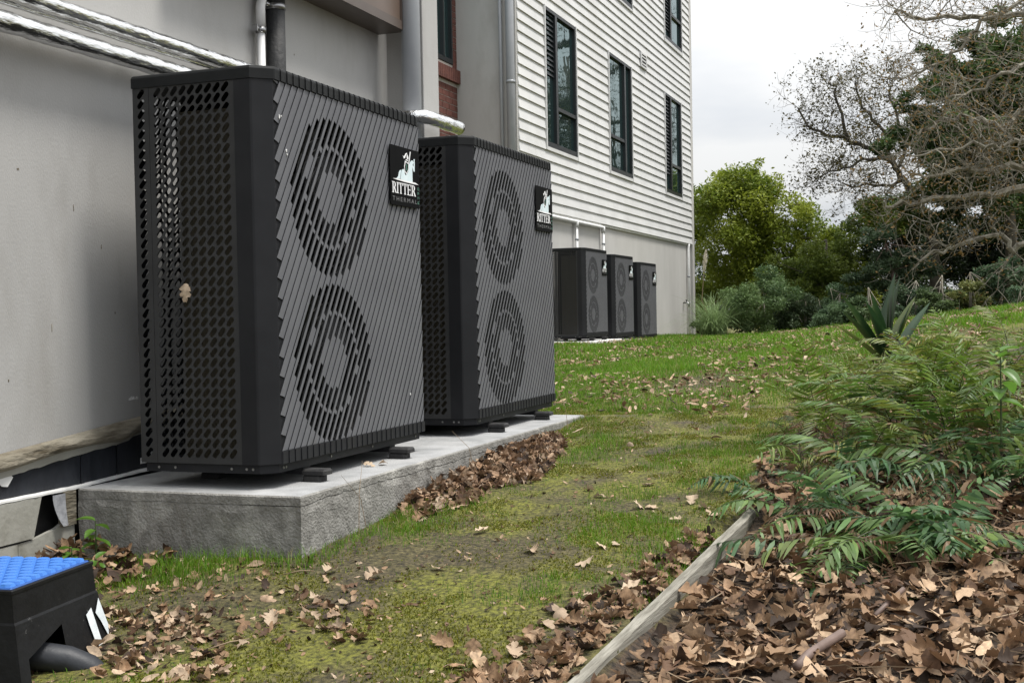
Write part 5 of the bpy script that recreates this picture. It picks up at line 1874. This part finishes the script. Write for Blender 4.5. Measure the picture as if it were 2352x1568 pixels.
leafy(2300, 1010, 5.0, 0.36, 11, 1.0, 'broad leaved bright green seedling at the right of the fern clump')
M['weed'] = mat('weed_leaf', (0.045, 0.12, 0.035), (0.07, 0.17, 0.05), 14, 0.5, trans=0.35)
for (px, py, dx, h, lv_, sc, lab) in ((165, 1262, 0, 0.16, 7, 0.75, 'tall weed with dark green leaves beside the slab corner'), (110, 1262, 0, 0.08, 7, 0.62, 'low weed with bright green leaves by the cream boards'), (125, 1275, 0, 0.05, 6, 0.55, 'small weed just behind the blue pit lid')):
    d = at(px, py, 4.0) - CAM
    x, y, z = ground_hit(px, py, -.42)
    e = leafy(px, py, 4.0, h, lv_, sc, lab, 'weed', 'weed')
    x, y = {165: (-.21, .70), 110: (-.33, .72), 125: (-.36, .58)}[px]
    e.location = (x, y, float(gz(x, y)) + .02)
    for ch in e.children:
        if ch.name.startswith('leaf'):
            ch.data = ch.data
# long weed stalks by the slab side
for (x, y, ln_, az, lab) in ((0.22, -0.26, .30, .3, 'thin dry grass stalk leaning over the slab edge'), (0.26, -0.28, .26, 2.6, 'thin grass stalk leaning against the slab side'), (1.55, -0.24, .22, 1.7, 'grass stalk standing before the gap between the heat pumps'), (3.1, -0.25, .24, .9, 'grass stalk at the far end of the slab')):
    z = float(gz(x, y))
    o = MB().tube([(0, 0, 0), (.03 * math.cos(az), .03 * math.sin(az), ln_ * .6), (.12 * math.cos(az), .12 * math.sin(az), ln_)], [.0018, .0014, .0007], 4).build('grass_stalk', M['dry'])
    o.location = (x, y, z)
    tag(o, lab, 'stalk')
# sticks
for (a, b, r_, lab) in (((2130, 1350 + 60), (1985, 1400 + 70), .0, ''), ):
    pass
x0_, y0_, z0_ = ground_hit(1860, 1545, -.45); x1_, y1_, z1_ = ground_hit(1935, 1500, -.45)
pipe('stick', [(x0_ - .12, y0_ + .02, z0_ + .05), (x0_, y0_, z0_ + .055), (x1_, y1_, z1_ + .06)], 0.014, M['stick'], 'smooth brown stick in the leaf litter at the bottom edge', 'stick', n=10)
x0_, y0_, z0_ = ground_hit(2010, 1450, -.45); x1_, y1_, z1_ = ground_hit(2075, 1395, -.45)
pipe('stick', [(x0_, y0_, z0_ + .05), (x1_, y1_, z1_ + .06)], 0.008, M['stick'], 'short brown stick poking from the leaf litter', 'stick', n=10)
for (px, py, L_, az, lab) in ((470, 1500, .16, .6, 'thin curved twig on the soil near the pit'), (650, 1325, .13, 1.1, 'pale twig in the grass before the slab'), (880, 1300, .05, .5, 'short twig on the moss path')):
    x, y, z = ground_hit(px, py, -.4)
    pipe('twig', [(x, y, z + .01), (x + L_ * .5 * math.cos(az), y - L_ * .5 * math.sin(az), z + .022), (x + L_ * math.cos(az), y - L_ * math.sin(az) * .8, z + .016)], 0.0022, M['dry'], lab, 'twig', n=5)
# broad grey strap leaf entering at the lower right corner
p_ = at(2380, 1590, 2.6)
o = strap(0.42, .07, LEFT - 0.35 + math.pi, R(12), R(-10)).build('strap_leaf', M['strap'], None, True)
p0 = at(2275, 1600, 2.5)
o.location = tuple(p0)
tag(o, 'glossy dark strap leaf in the lower right picture corner', 'leaf')


# ------------------------------------------------------------------ trees and shrubs
def crown_pts(clumps, n_, rg_, shell=0.55):
    """clumps: (x, y, z, rx, ry, rz)"""
    cl_ = np.array(clumps, float)
    vol = (cl_[:, 3] * cl_[:, 4] * cl_[:, 5]) ** (2 / 3)
    w = rg_.choice(len(cl_), n_, p=vol / vol.sum())
    d = rg_.normal(0, 1, (n_, 3)); d /= np.linalg.norm(d, axis=1)[:, None]
    r_ = rg_.uniform(0, 1, n_) ** (1 / 3) * (1 - shell) + shell * rg_.beta(5, 2, n_)
    r_ = r_ * (1 + np.abs(rg_.normal(0, .22, n_)))
    return cl_[w, :3] + d * r_[:, None] * cl_[w, 3:], w


def view_clumps(px, py, D, rpx, rpy, k_, rg_, sub=0.33, rd=1.2):
    """k_ leaf clumps spread inside an ellipsoid that is rpx x rpy picture pixels wide at depth D"""
    o_ = []
    for _ in range(k_):
        while True:
            q = rg_.uniform(-1, 1, 3)
            if q @ q < 1: break
        c_ = at(px + q[0] * rpx, py + q[1] * rpy, D + q[2] * rd)
        s_ = D / FV
        f_ = sub * rg_.uniform(.6, 1.25)
        o_.append((*c_, rpx * s_ * f_, rpx * s_ * f_, rpy * s_ * f_ * .8))
    return o_


def tree(name, label, base, trunk, clumps, nl, size, ca, cb, seed, group=None, mt='bark_dark', cat='tree', asp=.45, limbs=5, zdark=None):
    rg_ = np.random.default_rng(seed)
    e = empty(name, tuple(base))
    tag(e, label, cat, group)
    off = np.array(base)
    mb_ = MB()
    if trunk:
        tp_ = [np.array(q) - off for q in trunk]
        rr = np.linspace(trunk_r(trunk), trunk_r(trunk) * .35, len(tp_))
        mb_.tube(tp_, list(rr), 8)
        for i in range(limbs):
            c_ = np.array(clumps[int(rg_.integers(0, len(clumps)))][:3]) - off
            s_ = tp_[int(rg_.integers(len(tp_) // 2, len(tp_)))]
            md = (s_ + c_) / 2 + rg_.normal(0, .15, 3)
            mb_.tube([s_, md, c_], [rr[-1] * .7, rr[-1] * .45, rr[-1] * .15], 5)
        mb_.build('trunk', M[mt], e, True)
    P, w = crown_pts(clumps, nl, rg_)
    tone = rg_.uniform(0, 1, len(clumps))
    t_ = np.clip(tone[w] * .6 + rg_.uniform(0, .5, nl), 0, 1)[:, None]
    cols = (1 - t_) * np.array(ca) + t_ * np.array(cb)
    cols *= rg_.uniform(.75, 1.25, (nl, 1))
    V, F, c_ = leaf_quads(P, size, cols, rg_, asp=asp)
    bulk('crown', V - off, F, M['leaf'], c_, e)
    return e


def trunk_r(t_):
    return 0.02 + 0.022 * np.linalg.norm(np.array(t_[0]) - np.array(t_[-1]))


def gpt(px, D):
    p_ = at(px, 760, D)
    return np.array([p_[0], p_[1], float(gz(p_[0], p_[1]))])


rg = np.random.default_rng(33)
# big yellow green tree behind the building corner
cl1 = (view_clumps(1925, 600, 36, 75, 95, 20, rg) + view_clumps(1985, 640, 36, 55, 70, 12, rg) + view_clumps(1690, 520, 37, 120, 130, 34, rg) + view_clumps(1610, 560, 39, 90, 140, 20, rg) + view_clumps(1800, 590, 37, 110, 120, 26, rg)
       + view_clumps(1740, 440, 37, 45, 62, 12, rg, .5) + view_clumps(1880, 590, 36, 75, 110, 18, rg) + view_clumps(1640, 425, 38, 50, 34, 8, rg, .5) + view_clumps(1735, 385, 37, 14, 22, 4, rg, .6)
       + view_clumps(1850, 500, 36, 50, 50, 8, rg, .5) + view_clumps(1650, 680, 37.5, 90, 70, 16, rg, .4) + view_clumps(1780, 680, 37, 100, 70, 16, rg, .4) + view_clumps(1890, 690, 36, 80, 60, 12, rg, .4))
b = gpt(1720, 37)
tree('leafy_tree', 'broad yellow green leafy tree just right of the building corner', b, [b, b + [0, 0, 1.2], b + [.2, -.1, 2.6]], cl1, 92000, (.07, .15), (.085, .140, .014), (.290, .335, .040), 1, limbs=14)
# second green tree, middle
cl2 = view_clumps(2010, 500, 34, 60, 60, 12, rg, .4) + view_clumps(2075, 500, 34, 50, 50, 10, rg, .4) + view_clumps(1900, 640, 34, 90, 90, 26, rg) + view_clumps(1960, 560, 35, 55, 60, 12, rg) + view_clumps(1800, 660, 34, 80, 70, 18, rg)
b = gpt(1900, 34)
tree('leafy_tree', 'darker green tree in the middle of the tree line', b, [b, b + [0, 0, 1.5], b + [.1, 0, 2.6]], cl2 + view_clumps(1880, 720, 34, 110, 45, 14, rg, .45), 48000, (.06, .13), (.045, .085, .015), (.17, .215, .035), 2, limbs=8)
# the wood behind, one unbroken mass
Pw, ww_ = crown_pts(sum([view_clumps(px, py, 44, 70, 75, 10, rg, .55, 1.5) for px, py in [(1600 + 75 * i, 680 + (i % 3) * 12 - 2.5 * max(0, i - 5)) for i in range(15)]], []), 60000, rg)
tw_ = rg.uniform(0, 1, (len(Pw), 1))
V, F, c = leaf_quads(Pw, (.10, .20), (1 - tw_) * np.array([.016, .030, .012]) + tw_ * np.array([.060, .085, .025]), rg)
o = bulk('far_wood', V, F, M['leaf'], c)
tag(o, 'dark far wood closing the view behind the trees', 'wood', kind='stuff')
# dark shaded wood behind on the right
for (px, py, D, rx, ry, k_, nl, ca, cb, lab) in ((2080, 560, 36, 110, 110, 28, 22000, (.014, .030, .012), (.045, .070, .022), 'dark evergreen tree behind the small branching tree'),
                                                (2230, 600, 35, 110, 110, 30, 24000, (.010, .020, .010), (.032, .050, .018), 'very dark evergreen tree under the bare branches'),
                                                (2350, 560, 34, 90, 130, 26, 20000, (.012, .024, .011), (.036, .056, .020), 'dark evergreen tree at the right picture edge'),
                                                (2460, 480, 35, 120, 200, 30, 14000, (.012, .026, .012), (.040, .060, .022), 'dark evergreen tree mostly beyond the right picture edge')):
    b = gpt(px, D)
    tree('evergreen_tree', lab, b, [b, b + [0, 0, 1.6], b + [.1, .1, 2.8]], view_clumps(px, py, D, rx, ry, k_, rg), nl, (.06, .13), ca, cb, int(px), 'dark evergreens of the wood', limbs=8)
# tall evergreen behind the bare tree
cl3 = view_clumps(2160, 470, 33, 90, 60, 18, rg, .3) + view_clumps(2280, 490, 33, 100, 70, 18, rg, .3) + view_clumps(2230, 290, 29, 140, 120, 34, rg, .24) + view_clumps(2340, 200, 29, 90, 180, 28, rg, .26)
for (px, py, rx, ry, k_) in ((2230, 150, 75, 60, 10), (2310, 110, 70, 80, 12), (2170, 210, 60, 50, 9), (2130, 290, 60, 50, 9), (2250, 260, 90, 90, 16), (2330, 260, 70, 110, 14), (2240, 330, 110, 60, 14), (2360, 180, 60, 130, 14), (2100, 230, 40, 28, 5), (2150, 130, 45, 30, 6), (2200, 380, 110, 70, 14), (2320, 420, 80, 90, 12), (2060, 330, 45, 40, 6)):
    cl3 += view_clumps(px, py, 31, rx, ry, k_, rg, .38)
b = gpt(2330, 31)
tree('evergreen_tree', 'tall loose evergreen with dark tufts rising behind the bare branches', b, [b, b + [-.1, .1, 3], at(2290, 300, 31), at(2270, 130, 31)], cl3, 118000, (.08, .16), (.016, .042, .012), (.080, .125, .032), 8, limbs=26)
# fillers of the wood edge, low shrubs
for i, (px, py, D, rx, ry, k_, nl, ca, cb, lab) in enumerate((
        (1755, 695, 31, 75, 66, 20, 15000, (.040, .075, .030), (.105, .155, .055), 'rounded mid green shrub beside the pampas grass'),
        (1850, 720, 31, 65, 48, 16, 10000, (.020, .035, .018), (.055, .080, .035), 'low dark shrub right of the rounded mid green shrub'),
        (1930, 712, 29, 60, 58, 16, 10000, (.030, .060, .030), (.085, .130, .060), 'blue green shrub left of the small branching tree'),
        (1995, 730, 28, 60, 40, 12, 8000, (.030, .055, .025), (.085, .125, .05), 'low green shrub behind the strap leaved plant'),
        (2105, 705, 27, 60, 50, 16, 9000, (.020, .040, .022), (.060, .090, .045), 'dark bluish shrub behind the lawn bank'),
        (2165, 690, 26, 50, 40, 12, 6500, (.030, .055, .022), (.10, .135, .05), 'mid green shrub on the crest of the lawn bank'),
        (2230, 680, 26, 45, 40, 12, 6000, (.045, .06, .02), (.15, .16, .05), 'yellowish shrub on the crest of the lawn bank'),
        (2300, 650, 26, 60, 60, 14, 8000, (.020, .042, .022), (.060, .095, .045), 'dark green shrub near the right end of the bank'),
        (2365, 660, 25, 45, 45, 12, 6000, (.035, .065, .04), (.10, .15, .08), 'blue green shrub at the right end of the bank'),
        (1640, 740, 33, 50, 30, 8, 4000, (.020, .035, .015), (.06, .085, .03), 'dark low shrub behind the pampas grass'))):
    b = gpt(px, D)
    tree('shrub', lab, b, [b, b + [.05, 0, .5], b + [.1, 0, .9]], view_clumps(px, py, D, rx * 1.12, ry * 1.12, int(k_ * 1.8), rg, .25, .9), int(nl * 1.1), (.04, .09), [q * 1.35 for q in ca], [q * 1.6 for q in cb], 100 + i, 'shrubs along the tree line', cat='shrub', limbs=9, mt='bark')
# small branching tree with tiers of leaves
cl4 = []
for (px, py, rx, ry, k_) in ((2040, 600, 60, 30, 9), (2110, 610, 45, 35, 8), (2070, 660, 55, 16, 7), (1985, 650, 40, 22, 6), (2010, 545, 50, 28, 6)):
    cl4 += view_clumps(px, py, 29, rx, ry, k_, rg, .40, .5)
b = gpt(2055, 29)
tree('branching_tree', 'small tree with tiers of dark leaves and a thin brown trunk', b, [b, at(2058, 690, 29), at(2048, 620, 29), at(2035, 560, 29)], cl4, 9000, (.07, .15), (.025, .05, .025), (.085, .125, .06), 9, limbs=12, mt='stick', asp=.3)


# bare and twiggy trees --------------------------------------------------
def twig(mb_, p, d, L_, r_, lev, rg_, tips, curl=.35):
    n_ = 4 if lev > 0 else 3
    pts = [p]
    for i in range(n_):
        d = d + rg_.normal(0, curl, 3); d[2] += .06; d /= np.linalg.norm(d)
        p = p + d * L_ / n_
        pts.append(p)
    mb_.tube(pts, list(np.linspace(r_, r_ * .45, n_ + 1)), 5 if r_ > .03 else 3, cap=False)
    tips.append(p)
    if lev > 0:
        for i in range(1, n_ + 1):
            for _ in range(int(rg_.uniform() < .75) + int(rg_.uniform() < .12)):
                dd_ = d * .55 + rg_.normal(0, .6, 3); dd_ /= np.linalg.norm(dd_)
                twig(mb_, pts[i], dd_, L_ * rg_.uniform(.5, .8), r_ * .55, lev - 1, rg_, tips, curl)


def limb_tree(name, label, base, trunk, limbs, r0, twl, seed, mt, leafn, leafsize, ca, cb, lev=2, per=3, tw_r=.02, drift=.5, leafspread=.22):
    rg_ = np.random.default_rng(seed)
    e = empty(name, tuple(base)); tag(e, label, 'tree')
    off = np.array(base)
    mb_ = MB()
    mb_.tube([np.array(q) - off for q in trunk], list(np.linspace(r0, r0 * .6, len(trunk))), 9)
    mb_.build('trunk', M[mt], e, True)
    tips = []
    for lb in limbs:
        rl, pts_ = lb[0], [np.array(q) - off for q in lb[1]]
        mb_ = MB()
        fine = []
        for i in range(len(pts_) - 1):
            for j in range(3):
                fine.append(pts_[i] * (1 - j / 3) + pts_[i + 1] * j / 3 + rg_.normal(0, .035, 3))
        fine.append(pts_[-1])
        mb_.tube(fine, list(np.linspace(rl, rl * .3, len(fine))), 6)
        for i in range(2, len(fine)):
            d = fine[i] - fine[i - 1]; d /= np.linalg.norm(d)
            for _ in range(per):
                dd_ = d * drift + rg_.normal(0, .55, 3); dd_ /= np.linalg.norm(dd_)
                twig(mb_, fine[i], dd_, twl * rg_.uniform(.55, 1.2), tw_r * rg_.uniform(.6, 1.1), lev, rg_, tips)
        mb_.build('limb', M[mt], e)
    tips = np.array(tips)
    if leafn:
        P = tips[rg_.integers(0, len(tips), leafn)] + rg_.normal(0, leafspread, (leafn, 3))
        t_ = rg_.uniform(0, 1, (leafn, 1))
        V, F, c_ = leaf_quads(P, leafsize, (1 - t_) * np.array(ca) + t_ * np.array(cb), rg_)
        bulk('leaves', V, F, M['leaf'], c_, e)
    return e


def vp(D, *pts_):
    return [at(x, y, D + (dz if dz else 0)) for x, y, dz in [(q + (0,))[:3] for q in pts_]]


b = gpt(2560, 21)
T0 = at(2540, 560, 21); T1 = at(2500, 300, 21); T2 = at(2430, 60, 21.5); T3 = at(2400, -150, 22)
limb_tree('bare_tree', 'large gnarled tree with bare lichen grey branches reaching in from the right', b, [b, T0, T1, T2, T3],
          [(.10, [T0] + vp(21, (2420, 425), (2352, 428), (2260, 446), (2180, 456), (2090, 462), (2035, 476))),
           (.07, [T0] + vp(20.5, (2430, 570), (2352, 566), (2324, 567), (2308, 543), (2213, 562), (2158, 582), (2114, 600))),
           (.08, [T1] + vp(21, (2400, 250), (2352, 252), (2324, 276), (2291, 296), (2255, 270), (2225, 265), (2194, 268), (2145, 282), (2110, 310))),
           (.08, [T1] + vp(20.5, (2430, 380), (2352, 380), (2304, 391), (2227, 394), (2150, 410), (2090, 400))),
           (.07, [T2] + vp(22, (2390, 40), (2330, 30), (2250, 40), (2180, 46), (2100, 40), (2055, 26))),
           (.05, [T2] + vp(21.5, (2360, 0), (2255, 55), (2214, 96), (2172, 135), (2117, 163), (2062, 188))),
           (.06, [T1] + vp(20, (2420, 130), (2352, 150), (2300, 170), (2240, 210), (2170, 230))),
           (.06, [T1] + vp(20, (2430, 320), (2370, 320), (2300, 335), (2230, 330), (2160, 345), (2100, 360))),
           (.05, [T2] + vp(20, (2420, -30), (2340, -20), (2230, -30), (2130, -15), (2080, -20)))],
          .20, 0.95, 5, 'bark', 4800, (.04, .085), (.12, .075, .025), (.24, .155, .055), lev=2, per=1, tw_r=.016, drift=.8, leafspread=.12)
b = gpt(2150, 33)
limb_tree('twiggy_tree', 'slender tree with a fan of fine leafy twigs against the sky', b, [b, at(2145, 560, 33), at(2110, 460, 33), at(2075, 411, 33)],
          [(.08, vp(33, (2075, 411), (2053, 372), (2029, 356), (1990, 339), (1946, 323), (1896, 312), (1852, 290), (1833, 248))),
           (.05, vp(33, (1943, 317), (1932, 262), (1918, 215), (1907, 190))),
           (.05, vp(32.5, (2045, 370), (1979, 367), (1952, 383), (1907, 394), (1882, 408))),
           (.06, vp(33.5, (2053, 372), (2032, 303), (2009, 276), (1973, 237), (1965, 187))),
           (.05, vp(33, (2060, 400), (2080, 330), (2060, 270), (2040, 220), (2050, 180))),
           (.05, vp(32.5, (2075, 411), (2040, 430), (1990, 425), (1940, 430), (1925, 440)))],
            .15, .78, 6, 'bark_dark', 6500, (.06, .12), (.040, .042, .018), (.13, .11, .04), lev=2, per=2, tw_r=.012, drift=.7, leafspread=.07)

# pampas grass with one plume
b = gpt(1640, 30.5)
pg = empty('pampas_grass', tuple(b)); tag(pg, 'pampas grass clump with one pale plume at the building corner', 'grass clump')
rg = np.random.default_rng(12)
Vs, Fs, Cs, bb = [], [], [], 0
for i in range(700):
    az = rg.uniform(0, 2 * np.pi); el = rg.uniform(.7, 1.5); L_ = rg.uniform(.8, 1.5); w_ = .010
    p_ = np.array([rg.normal(0, .12), rg.normal(0, .12), 0]); row = []
    sd = np.array([-math.sin(az), math.cos(az), 0]) * w_
    for j in range(6):
        row += [p_ - sd * (1 - j / 6), p_ + sd * (1 - j / 6)]
        e_ = el - 1.9 * (j / 5) ** 1.5 * (1.25 - .4 * el)
        p_ = p_ + L_ / 5 * np.array([math.cos(az) * math.cos(e_), math.sin(az) * math.cos(e_), math.sin(e_)])
    Vs += row; Fs += [(bb + 2 * j, bb + 2 * j + 1, bb + 2 * j + 3, bb + 2 * j + 2) for j in range(5)]
    cc = np.array([.20, .28, .12]) * rg.uniform(.7, 1.5); Cs += [cc] * 12; bb += 12
bulk('blades', np.array(Vs), np.array(Fs), M['leaf'], np.array(Cs), pg)
q0 = at(1612, 690, 30.5) - b; q1 = at(1617, 625, 30.5) - b; q2 = at(1622, 572, 30.5) - b
MB().tube([np.array([0, 0, .2]), q0, q1, q2], [.012, .010, .008, .004], 5).build('stalk', M['dry'], pg)
V, F, bb = [], [], 0
for i in range(420):
    t_ = rg.uniform(0, 1); c_ = q1 * (1 - t_) + q2 * t_
    s_ = .075 * math.sin(math.pi * min(1, t_ * .9 + .1)) ** .7
    d = rg.normal(0, 1, 3); d /= np.linalg.norm(d); d[2] = abs(d[2]) + .4
    e_ = np.cross(d, rg.normal(0, 1, 3)); e_ = e_ / np.linalg.norm(e_) * .012
    V += [c_ - e_, c_ + e_, c_ + d * s_]; F.append((bb, bb + 1, bb + 2)); bb += 3
MB().add(V, F).build('plume', M['plume'], pg)

# big trees beyond the right edge of the picture, seen only as reflections in the window panes
rg = np.random.default_rng(91)
for (x, y, h, lab) in ((55, -10, 15, 'tall bare tree far right, mirrored in the nearest tall window'), (73, -12, 17, 'tall bare tree far right, mirrored in the middle tall window'), (90, -14, 17, 'tall bare tree farthest right, mirrored in the last tall window')):
    b = np.array([x, y, float(gz(x, y))])
    lm = []
    for i in range(11):
        az = rg.uniform(0, 6.28); st = b + [0, 0, h * rg.uniform(.3, .85)]
        e1 = st + np.array([math.cos(az), math.sin(az), .6]) * h * .12; e2 = e1 + np.array([math.cos(az), math.sin(az), .45 + rg.normal(0, .2)]) * h * .16
        lm.append((.16, [st, e1, e2, e2 + rg.normal(0, 1, 3) + [0, 0, 1.2]]))
    limb_tree('bare_tree', lab, b, [b, b + [.2, .1, h * .4], b + [-.2, .3, h * .75], b + [.1, 0, h]], lm, .45, 2.2, int(x), 'bark_dark', 2600, (.12, .25), (.03, .05, .02), (.08, .09, .03), lev=1, per=2, tw_r=.06)
